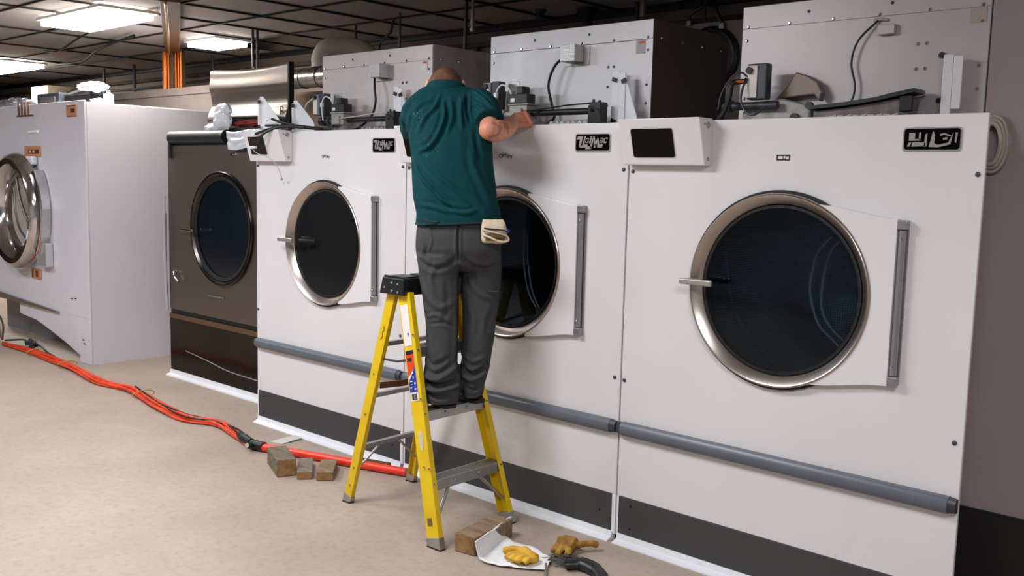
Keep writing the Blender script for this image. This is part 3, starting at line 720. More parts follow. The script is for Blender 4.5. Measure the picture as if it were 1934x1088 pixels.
# fins seen through the right window
FIN_A = [(3.87, .34, 1.49), (3.82, .345, 1.44), (3.79, .35, 1.38), (3.776, .35, 1.242), (3.82, .35, 1.107), (3.88, .35, 1.05), (3.93, .35, 1.01)]
FIN_B = [(3.90, .34, 1.47), (3.86, .345, 1.42), (3.835, .35, 1.32), (3.833, .35, 1.178), (3.88, .35, 1.092), (3.96, .35, 1.03)]
FIN_C = [(3.41, .25, 1.40), (3.42, .25, 1.33), (3.463, .25, 1.147), (3.535, .25, 1.035), (3.671, .25, .922)]
DRUM3 = [c for c in D3.children if c.name.startswith('drum') and not c.name.startswith('drum_mouth')][0]
for pts in (FIN_A, FIN_B):
    bm = N(); tube(bm, smooth_path(pts, 7), .007, 8); mk('fin', bm, GALV, DRUM3, smooth=True)
bm = N(); tube(bm, smooth_path(FIN_C, 7), .005, 8); mk('fin', bm, GALV, DRUM3, smooth=True)
# loose cables hanging out of the open control box of the left dryer
wires = [[(.15, -.02, 2.006), (.27, -.02, 2.004), (.40, .02, 1.995), (.55, .08, 1.985), (.66, .12, 1.98)],
         [(.235, -.03, 2.045), (.33, -.02, 2.022), (.45, .02, 2.0), (.60, .08, 1.985)],
         [(.20, -.13, 1.945), (.30, -.11, 1.972), (.40, -.07, 1.99), (.52, -.01, 1.99), (.64, .06, 1.98)],
         [(.215, -.12, 1.86), (.25, -.14, 1.91), (.32, -.13, 1.955), (.42, -.08, 1.99), (.55, 0, 1.99)]]
hw = thing('loose_wiring', 'black sleeved cables spilling from the open control box of the left white dryer', 'cable', (.4, .0, 1.97))
for w in wires:
    bm = N(); tube(bm, smooth_path(w, 8), .0085, 8); mk('cable', bm, BLACK, hw, smooth=True)
bm = N(); tube(bm, smooth_path([(.235, -.03, 2.045), (.20, -.03, 2.046), (.17, -.03, 2.035)], 5), .005, 8); mk('white_lead', bm, WPLAS, hw, smooth=True)
bm = N(); box(bm, .095, .15, -.026, -.014, 2.0, 2.012); box(bm, .165, .205, -.142, -.128, 1.935, 1.952); box(bm, .14, .215, -.145, -.130, 1.852, 1.868)
split('white_plug', bm, WPLAS, hw)
bm = N(); tube(bm, smooth_path([(.16, -.135, 1.855), (.24, -.14, 1.82), (.33, -.12, 1.80), (.37, -.09, 1.75), (.375, -.06, 1.69), (.355, -.04, 1.665)], 7), .0022, 6)
tube(bm, [(.348, -.04, 1.665), (.36, -.04, 1.66)], .009, 8); mk('thin_wire', bm, CABLEW, hw)

# ------------------------------------------------------------------ stainless dryer between washer and row
SD = thing('stainless_dryer', 'dark stainless steel dryer with porthole, set back between white washer and white dryers', 'tumble dryer', (-.92, .9, 0))
bm = N(); plate_hole(bm, -1.80, -.40, .56, 1.90, -.972, 1.262, .41, .325, .345); mk('front_panel', bm, BRUSHX, SD, bevel=.003)
bm = N(); box(bm, -1.79, -1.775, .346, 1.6, .02, 1.96); box(bm, -.415, -.40, .346, 1.6, .02, 1.96); box(bm, -1.775, -.415, 1.585, 1.6, .02, 1.96); box(bm, -1.775, -.415, .346, 1.585, 1.94, 1.96); mk('casing', bm, BRUSHX, SD)
bm = N(); box(bm, -1.80, -.40, .335, .345, .525, .5595); mk('shadow_gap', bm, BLACK, SD)
bm = N(); box(bm, -1.80, -.40, .318, .345, .485, .524); mk('trim_strip', bm, mat('bronze_strip', (.50, .40, .32), .35, .8), SD, bevel=.003)
bm = N(); box(bm, -1.80, -.40, .325, .345, .05, .4845); lp = mk('lower_panel', bm, mat('dark_mirror', (.155, .14, .13), .16, .85, var=.3, vscale=2), SD)
bm = N(); tube(bm, smooth_path([(-1.55, .322, .235), (-1.2, .322, .20), (-.9, .322, .165), (-.5, .322, .155)], 6), .004, 6); mk('scratch_trim', bm, ALU, lp)
bm = N()
prof = [(.345, .0495), (.318, .0495), (.312, .02), (.275, .008), (.275, 0), (.345, 0)]
A = [bm.verts.new((-1.80, y, z)) for y, z in prof]; B = [bm.verts.new((-.40, y, z)) for y, z in prof]
bm.faces.new(A); bm.faces.new(B[::-1])
for i in range(6): bm.faces.new((A[i], A[(i+1) % 6], B[(i+1) % 6], B[i]))
mk('base_tray', bm, WHITE2, SD)
bm = N(); lathe(bm, [(.440, .324), (.440, .305), (.434, .298), (.422, .298), (.405, .315), (.395, .325), (.395, .3455), (.400, .3455), (.410, .3245)], -.972, 1.262, 96); dd = mk('door', bm, mat('dark_ring_steel', (.30, .27, .26), .25, 1., var=.5, vscale=7), SD, smooth=True)
bm = N(); lathe(bm, [(.394, .333), (.28, .324), (.12, .318), (.002, .316)], -.972, 1.262, 72, closed=False); mk('door_glass', bm, NAVYG, dd, smooth='all')
bm = N(); lathe(bm, [(.404, .3145), (.402, .311), (.372, .320), (.372, .3275)], -.972, 1.262, 96); mk('glass_seal', bm, BLACK, dd, smooth=True)
bm = N(); box(bm, -1.46, -1.28, .240, .256, 1.228, 1.245); box(bm, -1.40, -1.37, .256, .297, 1.230, 1.243); mk('handle', bm, CHROME, dd, bevel=.005)
bm = N(); box(bm, -1.18, -.95, .312, .324, .722, .742); mk('maker_strip', bm, CHROME, SD, bevel=.004)
bm = N(); tube(bm, [(-1.72, .32, .875), (-1.68, .30, .865), (-1.66, .295, .835), (-1.63, .31, .80)], .012, 10); tube(bm, [(-1.72, .324, .875), (-1.72, .31, .875)], .022, 12); mk('latch', bm, CHROME, SD, smooth=True)
bm = N(); tube(bm, [(-.80, .324, 1.83), (-.80, .30, 1.83)], [.018, .010], 12); mk('lock', bm, CHROME, SD, smooth=True)
bm = N(); tube(bm, [(-1.73, .33, 1.965), (-.90, .33, 1.965)], .052, 20); box(bm, -1.735, -.895, .34, .36, 1.86, 1.96); box(bm, -1.745, -1.72, .30, .36, 1.80, 1.95); mk('control_hood', bm, mat('navy_hood', (.085, .10, .135), .5, var=.3, vscale=12, bump=.2, bscale=25), SD, smooth=True)
bm = N(); box(bm, -1.70, -1.28, .320, .3245, 1.845, 1.878); mk('data_plate', bm, BRUSH, SD)
bm = N(); tube(bm, smooth_path([(-1.83, .31, 1.35), (-1.84, .31, 1.1), (-1.835, .31, .8), (-1.815, .31, .55)], 6), .013, 8); tube(bm, smooth_path([(-1.815, .30, 1.5), (-1.822, .30, 1.2), (-1.81, .30, .7)], 6), .008, 8); split('side_hose', bm, mat('hose_clear', (.66, .66, .68), .3), SD, smooth=True)
# raised curved stainless lid at the back of it
bm = N()
prof = [(.50, 1.98), (.50, 2.05), (.47, 2.10), (.485, 2.16), (.515, 2.22), (.505, 2.30), (.49, 2.36), (.50, 2.44), (.505, 2.50), (.535, 2.520)]
P = smooth_path([(0, y, z) for y, z in prof], 5)
def sheet(bm, P, x0, x1, th, n=14, dz=None):
    cols = []
    for i in range(n+1):
        x = x0+(x1-x0)*i/n; s = i/n
        cols.append(([bm.verts.new((x, p.y, p.z+(dz(s) if dz else 0)*max(0, (p.z-2.3)/.22))) for p in P], [bm.verts.new((x, p.y+th, p.z+(dz(s) if dz else 0)*max(0, (p.z-2.3)/.22))) for p in P]))
    for i in range(n):
        for s in (0, 1):
            for j in range(len(P)-1): bm.faces.new((cols[i][s][j], cols[i+1][s][j], cols[i+1][s][j+1], cols[i][s][j+1]))
        for j in (0, -1): bm.faces.new((cols[i][0][j], cols[i+1][0][j], cols[i+1][1][j], cols[i][1][j]))
    for c in (cols[0], cols[-1]):
        for j in range(len(P)-1): bm.faces.new((c[0][j], c[0][j+1], c[1][j+1], c[1][j]))
sheet(bm, P, -1.425, -.345, .018, dz=lambda s: -.03*math.sin(s*PI)*.8-.012)
ld = mk('raised_lid', bm, BRUSH, SD, smooth=True)
bm = N(); box(bm, -.344, -.322, .485, .53, 1.98, 2.500); mk('lid_edge', bm, mat('edge_dark', (.16, .14, .13), .4, .6), ld, bevel=.004)
bm = N()
for z in (2.165, 2.135): tube(bm, [(-.40+.018*math.cos(a), .475, z+.02*math.sin(a)) for a in [2*PI*i/14 for i in range(14)]], .004, 6, closed=True)
split('lid_badge', bm, CHROME, ld)
# stuff on its top
bm = N(); box(bm, -1.36, -.42, .40, .46, 1.962, 2.035); box(bm, -1.15, -.42, .40, .46, 2.105, 2.118); box(bm, -1.02, -.44, .445, .46, 2.05, 2.10)
tag(mk('shelf_tray', bm, DGREY, bevel=.004), 'dark open tray on top of the stainless dryer, holding a red rag', 'tray')
def crumple(bm, cx, cy, cz, rx, ry, rz, seed, amp=.35, sub=4, freq=3.):
    r = bmesh.ops.create_icosphere(bm, subdivisions=sub, radius=1)
    for v in r['verts']:
        n = noise.noise(v.co*freq+Vector((seed, 0, 0)))+.5*noise.noise(v.co*freq*2.3+Vector((0, seed, 0)))
        k = 1+amp*n; v.co = Vector((cx+v.co.x*rx*k, cy+v.co.y*ry*k, cz+v.co.z*rz*k))
    return r['verts']
bm = N(); crumple(bm, -1.02, .36, 2.085, .13, .035, .080, 3, .22, 4, 1.8); crumple(bm, -1.02, .37, 2.165, .11, .03, .055, 5, .18, 4, 1.6); crumple(bm, -1.17, .36, 2.02, .10, .03, .045, 8, .25, 4, 2)
tag(mk('plastic_bag', bm, FILM, smooth='all'), 'crumpled white plastic bag on top of the stainless dryer', 'plastic bag')
bm = N(); crumple(bm, -.72, .41, 2.065, .22, .030, .024, 11, .5); tag(mk('red_rag', bm, REDRAG, smooth='all'), 'crumpled red rag lying in the tray above the stainless dryer', 'rag')
bm = N()
n, m_ = 26, 14; G = []
for i in range(n+1):
    row = []
    for j in range(m_+1):
        s, t_ = i/n, j/m_; x = -.87+.45*s+.06*t_; z = 2.005-.14*t_*(1-.15*s)-.01*math.sin(6*s); y = .312-.02*t_+.016*noise.noise(Vector((s*7, t_*5, 1)))
        row.append(bm.verts.new((x, y-.008, z)))
    G.append(row)
for i in range(n):
    for j in range(m_): bm.faces.new((G[i][j], G[i+1][j], G[i+1][j+1], G[i][j+1]))
o = mk('plastic_film', bm, FILM, smooth='all'); so = o.modifiers.new('s', 'SOLIDIFY'); so.thickness = .002
tag(o, 'wrinkled protective film draped over the top corner of the stainless dryer', 'plastic film')

# ------------------------------------------------------------------ white washer on the far left
WX = -2.587
WS = thing('washing_machine', 'big white washing machine at the left edge with chrome round door', 'washing machine', (-3.95, .8, 0))
bm = N(); plate_hole(bm, -5.35, WX, .40, 2.275, -3.93, 1.285, .44, 0, .02); 
for x0, x1, zb in ((-2.80, WX, .0),): box(bm, x0, x1, 0, .02, zb, .40)
prism(bm, [(-4.13, .40), (-4.13, .285), (-3.75, .265), (-3.4, .20), (-3.1, .135), (-2.85, .07), (-2.80, .06), (-2.80, .40)], 0, .02)
mk('front_panel', bm, WASHW, WS, bevel=.004)
bm = N(); box(bm, WX-.02, WX, .021, 1.55, .0, 2.25); mk('side_panel', bm, WASHW, WS)
bm = N(); box(bm, -5.35, WX-.021, .021, 1.55, 2.25, 2.262); box(bm, -5.35, WX-.021, 1.53, 1.55, .3, 2.249); mk('top_panel', bm, WASHW, WS)
bm = N(); box(bm, -5.3, WX-.03, .30, .32, 0, .5); mk('recessed_base', bm, mat('base_grey', (.50, .49, .50), .5), WS)
bm = N(); P_ = [(-4.75, .46), (-4.2, .44), (-3.6, .42), (-3.2, .405), (-3.2, .395), (-4.13, .395), (-4.75, .40)]
prism(bm, P_, -.03, -.001); mk('kick_lip', bm, BRUSH, WS, bevel=.004)
bm = N(); lathe(bm, [(.44, .021), (.44, -.02), (.53, -.02), (.55, -.06), (.53, -.12), (.49, -.15), (.44, -.14), (.40, -.09), (.38, .0), (.38, .021)], -3.93, 1.285, 80); wd = mk('door', bm, CHROME, WS, smooth=True)
bm = N(); lathe(bm, [(.379, .02), (.379, -.02), (.33, -.035), (.33, .01)], -3.93, 1.285, 72); mk('inner_ring', bm, mat('ring_taupe', (.55, .50, .47), .25, .9), wd, smooth=True)
bm = N(); lathe(bm, [(.329, .005), (.25, .06), (.12, .10), (.002, .11)], -3.93, 1.285, 64, closed=False); mk('door_glass', bm, mat('bowl_glass', (.72, .68, .66), .08, .15, var=.2, vscale=3), wd, smooth='all')
bm = N(); tube(bm, smooth_path([(-4.05, -.02, 1.60), (-3.95, -.03, 1.40), (-3.80, -.03, 1.22), (-3.66, -.02, 1.13)], 6), .014, 10); tube(bm, smooth_path([(-4.15, -.01, 1.5), (-4.10, -.02, 1.28), (-4.0, -.02, 1.1), (-3.8, -.01, 1.0)], 6), .010, 8); split('door_spoke', bm, BRUSHX, wd, smooth=True)
bm = N()
for a0, a1, r0, r1 in ((-8, 34, .50, .62),):
    pts = [(-3.93+r1*math.cos(math.radians(a)), 1.285+r1*math.sin(math.radians(a))) for a in range(-38, 46, 6)]+[(-3.93+r0*math.cos(math.radians(a)), 1.285+r0*math.sin(math.radians(a))) for a in range(42, -40, -6)]
prism(bm, pts, -.10, -.0005); mk('hinge', bm, CHROME, wd, bevel=.015, seg=3)
bm = N(); box(bm, -3.52, -3.30, -.07, -.001, .80, 1.02); mk('latch_plate', bm, mat('latch_satin', (.80, .80, .82), .25, .6), wd, bevel=.01)
bm = N(); vs = box(bm, -3.86, -3.58, -.06, -.001, 1.72, 1.80); mk('film_scrap', bm, FILM, wd, bevel=.02)
def plaque(x0, x1, z0, z1, kind):
    bm = N(); box(bm, x0, x1, -.008, -.0005, z0, z1); lb = mk('label', bm, ORG_L, WS, bevel=.003)
    bm = N(); w, h = x1-x0, z1-z0
    if kind == 0: box(bm, x0+.25*w, x1-.10*w, -.011, -.0085, z0+.3*h, z1-.32*h)
    elif kind == 1: box(bm, x0+.05*w, x1-.05*w, -.011, -.0085, z1-.12*h, z1-.02*h); box(bm, x0+.45*w, x1-.15*w, -.011, -.0085, z0+.35*h, z0+.7*h); box(bm, x0+.1*w, x1, -.011, -.0085, z0+.02*h, z0+.08*h)
    else: box(bm, x0+.1*w, x0+.2*w, -.011, -.0085, z0+.1*h, z1-.1*h); box(bm, x0+.5*w, x0+.7*w, -.011, -.0085, z0+.2*h, z1-.2*h)
    mk('print', bm, BRONZE, lb)
    if kind == 0:
        bm = N(); box(bm, x0+.32*w, x0+.45*w, -.013, -.0112, z0+.4*h, z0+.6*h); box(bm, x0+.55*w, x0+.66*w, -.013, -.0112, z0+.4*h, z0+.6*h); mk('print_light', bm, CARTON, lb)
plaque(-3.87, -3.50, 1.795, 1.892, 0); plaque(-2.93, -2.73, 2.14, 2.24, 1); plaque(-3.80, -3.58, .66, .755, 2)
bm = N()
for i in range(4): tube(bm, [(-3.98+i*.075, -.006, 2.18), (-3.98+i*.075, -.006, 2.30)], .008, 6)
box(bm, -4.02, -3.65, -.012, -.001, 2.168, 2.18); split('vent_slot', bm, BRONZE, WS)
bm = N()
for x, z in ((-2.95, .545), (-2.88, .553), (-2.72, .17), (-2.74, .20)): box(bm, x, x+.035, -.003, -.0003, z, z+.010)
split('slot', bm, BLACK, WS)
bm = N(); tube(bm, [(-3.75, -.006, 2.02), (-3.55, -.006, 2.025)], .014, 8); mk('badge_strip', bm, WPLAS, WS, smooth=True)
# pipework heap at the foot of the washer (left edge)
olive = mat('olive_hose', (.36, .31, .24), .5, var=.3)
for w, r, lb in (([(-4.62, -.02, .45), (-4.60, -.05, .25), (-4.55, -.08, .10), (-4.45, -.10, .02)], .018, 'thickest brownish drain hose at the left foot of the white washer'),
        ([(-4.66, -.04, .40), (-4.58, -.10, .20), (-4.42, -.12, .12), (-4.35, -.14, .014)], .012, 'thin brownish hose beside the thick one at the washer foot'),
        ([(-4.40, -.10, .02), (-4.34, -.12, .24), (-4.30, -.10, .15), (-4.28, -.12, .012)], .010, 'short looped hose end standing on the floor by the washer foot')):
    bm = N(); tube(bm, smooth_path(w, 6), r, 8); tag(mk('drain_hose', bm, olive, smooth=True), lb, 'hose', 'drain hoses at the washer foot')
bm = N(); tube(bm, smooth_path([(-4.2, -.12, .02), (-3.95, -.04, .05), (-3.8, -.05, .035), (-3.6, -.03, .04), (-3.3, -.08, .018), (-3.1, -.10, .012)], 6), .010, 8); crumple(bm, -3.75, -.05, .045, .12, .03, .035, 21, .5)
tag(mk('power_cable', bm, DGREY, smooth=True), 'short dark cord with fittings on the floor below the white washer', 'cord')

# sheet-metal plenum standing on the back of the washer
PL = thing('sheet_metal_plenum', 'beige sheet metal plenum standing on the back of the white washer', 'duct', (-3.68, 1.35, 2.263))
bm = N(); box(bm, -4.70, -2.60, 1.25, 1.45, 2.263, 2.44); mk('body', bm, BEIGE, PL, bevel=.004)
bm = N(); box(bm, -4.72, -2.58, 1.235, 1.462, 2.441, 2.512); mk('rim', bm, BEIGE, PL, bevel=.004)

# riser of brown boxing and orange pipes : runs under the ceiling, then drops behind the plenum
RS = thing('pipe_riser', 'brown boxed riser with orange pipes rising behind the beige plenum to the ceiling', 'pipe riser', (-4.27, 1.745, 0))
cxr, cyr = -4.27, 1.745
bm = N(); box(bm, cxr-.09, cxr+.09, cyr-.06, cyr+.06, .0, CZ-.007, rot=math.radians(42)); mk('boxing', bm, BROWN, RS, bevel=.01)
ux, uy = .74, .67
for s, r in ((-.085, .022), (-.045, .010), (.035, .010), (.062, .009), (.088, .012)):
    bm = N(); x, y = cxr+ux*s+.10*.67, cyr+uy*s-.10*.74; tube(bm, [(x, y, .0), (x, y, CZ-.05)], r, 10); mk('pipe', bm, COPPER, RS, smooth=True)
# trunking along the ceiling
bm = N()
a = Vector((-1.30, .10, CZ-.035)); b = Vector((-4.18, 1.66, CZ-.035)); d = (b-a).normalized(); s_ = Vector((-d.y, d.x, 0))
for p0, p1, w, h in ((a, b, .075, .025),):
    vs = [bm.verts.new(p+s_*sx*w+Vector((0, 0, sz*h))) for p in (p0, p1) for sx in (-1, 1) for sz in (-1, 1)]
    for f in ((0, 1, 3, 2), (4, 6, 7, 5), (0, 4, 5, 1), (2, 3, 7, 6), (0, 2, 6, 4), (1, 5, 7, 3)): bm.faces.new([vs[i] for i in f])
mk('trunking', bm, BROWN, RS, bevel=.006)
bm = N(); tube(bm, [a+s_*.03-Vector((0, 0, .035)), b+s_*.03-Vector((0, 0, .035))], .012, 8); mk('pipe', bm, mat('pale_pipe', (.62, .50, .34), .35, .4), RS, smooth=True)

# ------------------------------------------------------------------ clutter on top of the washer (each piece its own thing)
bm = N(); box(bm, -4.12, -3.62, .22, .34, 2.263, 2.40); tb = tag(mk('metal_toolbox', bm, mat('toolbox_grey', (.32, .34, .38), .4, .5), bevel=.008), 'dark grey metal box on the white washer top above its vent slots', 'toolbox')
bm = N(); box(bm, -4.04, -3.70, .212, .2195, 2.29, 2.365); ORG[tb.name] = tuple(tb.location); mk('front_plate', bm, ALU, tb)
bm = N(); box(bm, -3.58, -3.05, .25, .42, 2.263, 2.36); box(bm, -3.58, -3.05, .245, .43, 2.361, 2.375); tag(mk('metal_case', bm, mat('case_dark', (.22, .22, .24), .35, .6, var=.5, vscale=20), bevel=.006), 'dark case with a bright lid on the washer, right of the grey box', 'case')
bm = N(); crumple(bm, -3.08, .30, 2.43, .20, .10, .045, 14, .35); tag(mk('white_cloth', bm, WPLAS, smooth='all'), 'folded white cloth lying on the dark case on top of the washer', 'cloth')
bm = N(); tube(bm, [(-2.78, .30, 2.263), (-2.78, .30, 2.35), (-2.78, .30, 2.362), (-2.78, .30, 2.385)], [.045, .045, .02, .018], 16)
tag(mk('plastic_jug', bm, CABLEW, smooth=True), 'small pale plastic jug near the right front corner of the washer top', 'jug')
bm = N(); crumple(bm, -2.95, .28, 2.295, .10, .05, .03, 31, .35); tag(mk('crumpled_bag', bm, FILM, smooth='all'), 'clear crumpled bag beside the jug on the washer top', 'bag')
bm = N(); crumple(bm, -4.75, .25, 2.33, .40, .10, .055, 35, .45, 4, 4.); tag(mk('foil_wrap', bm, mat('foil', (.78, .78, .80), .3, .6, var=.5, vscale=14), smooth='all'), 'shiny crumpled wrap on the washer top at the left edge', 'wrap')
bm = N(); tube(bm, smooth_path([(-4.4, .5, 2.30), (-4.1, .5, 2.42), (-3.8, .5, 2.46), (-3.4, .5, 2.45), (-3.2, .5, 2.38)], 6), .022, 10); tag(mk('bright_conduit', bm, CHROME, smooth=True), 'bright metal conduit arching behind the boxes on the washer top', 'conduit')

# ------------------------------------------------------------------ things above and behind
def hang(name, pts, r, m, label, cat='rod', seg=8):
    bm = N(); tube(bm, pts, r, seg); return tag(mk(name, bm, m, smooth=True), label, cat, None)
rod = thing('sprinkler_pipe_drop', 'pair of dark hanger rods dropping from the ceiling left of the white elbow', 'hanger rod', (-2.34, 1.5, 2.4))
for x in (-2.375, -2.30):
    bm = N(); tube(bm, [(x, 1.5, 2.30), (x, 1.5, CZ+.0115)], .013, 8); mk('rod', bm, DSTEEL, rod, smooth=True)
bm = N(); tube(bm, [(-2.34, 1.5, 2.62), (-2.34, 1.5, 2.68)], .03, 10); mk('coupling', bm, BLACKP, rod, smooth=True)
hang('hanger_rod', [(-1.348, 1.9, 2.42), (-1.348, 1.9, CZ+.0115)], .011, DSTEEL, 'thin grey rod from ceiling to the left heater box, left of the slanted one')
hang('slanted_rod', [(-1.067, 1.9, 2.55), (-1.02, 1.9, 2.84), (-.87, 1.9, 2.93), (-.84, 1.9, CZ+.0115)], .012, DSTEEL, 'slanted grey conduit above the left heater box')
dr_ = thing('fixture_drop', 'thin drop rod with a cone cap above the left heater box', 'hanger rod', (-.70, 1.7, 2.7))
bm = N(); tube(bm, [(-.52, 1.7, 2.70), (-.52, 1.7, CZ+.0115)], .009, 8); mk('rod', bm, DSTEEL, dr_, smooth=True)
bm = N(); tube(bm, [(-.52, 1.7, 2.66), (-.52, 1.7, 2.71)], [.09, .015], 16); mk('cone_cap', bm, DSTEEL, dr_, smooth=True)
cn = thing('conduit_drop', 'paired conduit drop with bright couplings between the left and middle heater boxes', 'conduit', (.39, 1.6, 2.4))
bm = N(); tube(bm, [(.335, 1.6, 2.40), (.355, 1.6, CZ+.0115)], .014, 8); mk('rod', bm, DSTEEL, cn, smooth=True)
bm = N(); tube(bm, [(.42, 1.6, 2.80), (.42, 1.6, CZ+.0115)], .014, 8); mk('conduit', bm, ALU, cn, smooth=True)
bm = N()
for z in (2.93, 2.86, 2.80): tube(bm, [(.42, 1.6, z-.012), (.42, 1.6, z+.012)], .021, 10)
split('coupling', bm, ALU, cn, smooth=True)
cn2 = thing('ceiling_conduit', 'grey conduit with bright coupling above the middle heater box', 'conduit', (1.38, 2.4, 2.5))
bm = N(); tube(bm, [(1.35, 2.4, 2.4), (1.35, 2.4, CZ+.0115)], .014, 8); mk('rod', bm, DSTEEL, cn2, smooth=True)
bm = N(); tube(bm, [(1.40, 2.4, 2.92), (1.40, 2.4, CZ+.0115)], .024, 10); split('coupling', bm, ALU, cn2, smooth=True)
hang('black_vent_stub', [(.885, 2.40, 2.55), (.885, 2.40, 2.985)], .040, BLACKP, 'short black pipe stub with flange behind the middle heater box', 'pipe', 14)
bm = N(); tube(bm, [(.885, 2.4, 2.987), (.885, 2.4, 3.0125)], .09, 18); tag(mk('pipe_flange', bm, BLACKP, smooth=True), 'flat black ceiling flange over the black pipe stub', 'flange')
sp = thing('ceiling_sprinkler', 'small sprinkler head on the ceiling above the worker', 'sprinkler', (.504, 2.26, CZ+.0115))
bm = N(); tube(bm, [(.504, 2.26, CZ+.0115), (.504, 2.26, CZ-.018)], [.06, .045], 20); mk('rosette', bm, DSTEEL, sp, smooth=True)
bm = N(); tube(bm, [(.504, 2.26, CZ-.0185), (.504, 2.26, CZ-.05)], .018, 10); tube(bm, [(.504, 2.26, CZ-.05), (.504, 2.26, CZ-.055)], .035, 12); mk('head', bm, DSTEEL, sp, smooth=True)
hk = thing('cable_hanger', 'bent grey conduit hanger on the wall above the round duct opening', 'hanger', (1.84, 2.55, 2.86))
bm = N(); tube(bm, [(1.712, 2.55, 2.86), (1.712, 2.55, 2.925), (1.84, 2.55, 2.975), (1.93, 2.55, 2.94), (1.985, 2.55, 2.83)], .013, 8); mk('arm', bm, DSTEEL, hk, smooth=True)
bm = N(); tube(bm, [(1.84, 2.55, 2.975), (1.84, 2.55, CZ+.0115)], .012, 8); tube(bm, [(1.84, 2.55, 2.86), (1.84, 2.55, 2.96)], .009, 8); mk('stem', bm, DSTEEL, hk, smooth=True)
bm = N(); box(bm, 1.695, 1.73, 2.535, 2.565, 2.84, 2.88); box(bm, 1.965, 2.005, 2.535, 2.565, 2.795, 2.84); split('clip', bm, ALU, hk, bevel=.004)
# round black duct opening in the sheet behind dryer 2
WPn = thing('wall_duct_plate', 'pale wall sheet with large round black duct opening behind the middle heater box', 'duct', (2.2, 2.58, 2.0))
bm = N(); plate_hole(bm, 1.55, 3.2, 1.9, 2.855, 1.90, 2.60, .225, 2.575, 2.598); mk('sheet', bm, mat('sheet_taupe', (.66, .61, .58), .5), WPn)
bm = N(); lathe(bm, [(.224, 2.597), (.224, 2.54), (.20, 2.53), (.185, 2.535), (.185, 2.597)], 1.90, 2.60, 48); mk('collar', bm, BLACKP, WPn, smooth=True)
bm = N(); disc_y(bm, 1.90, 2.60, .184, 2.588, 2.595, 40); mk('opening', bm, BLACK, WPn)
# galvanised duct and white elbow between stainless lid and left heater box
DU = thing('exhaust_duct', 'galvanised round exhaust duct between the stainless lid and left heater box', 'duct', (-1.1, 1.28, 2.4))
bm = N(); tube(bm, [(-1.9, 1.28, 2.50), (-1.2, 1.28, 2.50), (-.45, 1.28, 2.50)], .082, 28); mk('pipe', bm, DUCTM, DU, smooth=True)
bm = N()
for x in (-1.25, -1.02, -.80): tube(bm, [(x, 1.28, 2.50), (x+.014, 1.28, 2.50)], .087, 28)
split('seam_band', bm, DUCTM, DU, smooth=True)
bm = N(); tube(bm, smooth_path([(-1.05, 1.32, 2.585), (-1.05, 1.32, 2.66), (-1.01, 1.36, 2.735), (-.90, 1.48, 2.745), (-.80, 1.58, 2.70), (-.76, 1.62, 2.60)], 6), .092, 24)
tag(mk('white_elbow', bm, mat('elbow_cream', (.72, .69, .63), .6, var=.1), smooth=True), 'cream insulated duct elbow standing above the galvanised duct', 'duct elbow')
bm = N(); box(bm, -1.9, .14, 1.62, 1.75, 1.9, 2.44); tag(mk('brown_crate', bm, mat('brown_hide', (.42, .33, .26), .8, var=.35, vscale=4, bump=.4, bscale=8), bevel=.04, seg=4), 'brown insulated box behind the galvanised duct', 'box')
# dark conduits at the left rear, hanging under the ceiling
grp = 'dark pipes hung in the back left of the room'
for i, (p, r, lb) in enumerate((
    ([(-7.6, 2.3, 2.74), (-6.2, 2.3, 2.72), (-4.9, 2.3, 2.74), (-3.6, 2.3, 2.76)], .018, 'upper thin dark pipe running along the rear left wall'),
    ([(-8.4, 2.4, 2.62), (-6.6, 2.4, 2.60), (-4.3, 2.4, 2.60)], .022, 'lower dark pipe running along the rear left wall'),
    ([(-7.0, 1.6, CZ-.02), (-5.9, 1.45, CZ-.06), (-4.7, 1.1, CZ-.05), (-3.5, .9, CZ-.03)], .014, 'drooping dark cable under the ceiling left of the riser'),
    ([(-5.6, .9, CZ-.03), (-4.9, .75, CZ-.10), (-4.1, .60, CZ-.06), (-3.7, .55, CZ-.03)], .010, 'thin slack cable under the lit ceiling panel'))):
    bm = N(); tube(bm, smooth_path(p, 6), r, 8); tag(mk('dark_pipe' if i < 2 else 'slack_cable', bm, DSTEEL if i < 2 else BLACK, smooth=True), lb, 'pipe' if i < 2 else 'cable')
for i, (x, y) in enumerate(((-7.2, 2.3), (-6.35, 2.3), (-5.2, 2.35), (-4.55, 2.35))):
    o = hang('pipe_support', [(x, y, 0), (x, y, CZ+.0115)], .02, DSTEEL, ['leftmost', 'second', 'third', 'rightmost'][i]+' of the dark vertical supports against the rear left wall', 'support'); o['group'] = grp
bm = N(); tube(bm, [(-6.4, 1.9, 2.30), (-5.2, 1.9, 2.32), (-4.6, 2.0, 2.28)], .20, 24); tag(mk('lagged_pipe', bm, mat('lagging', (.38, .33, .28), .9, var=.3), smooth=True), 'thick dark lagged pipe behind the washer clutter', 'pipe')
bm = N(); box(bm, -8.1, -7.55, 1.7, 2.2, 0, 2.78); tag(mk('rear_cabinet', bm, mat('cabinet_cream', (.50, .45, .38), .6, var=.1), bevel=.01), 'cream cabinet far behind the washer under the left ceiling light', 'cabinet')
bm = N(); box(bm, -11.5, -8.2, 1.6, 1.7, 0, 2.62); tag(mk('grey_partition', bm, mat('partition_grey', (.45, .43, .43), .7)), 'grey partition at the far left behind the washer', 'partition')

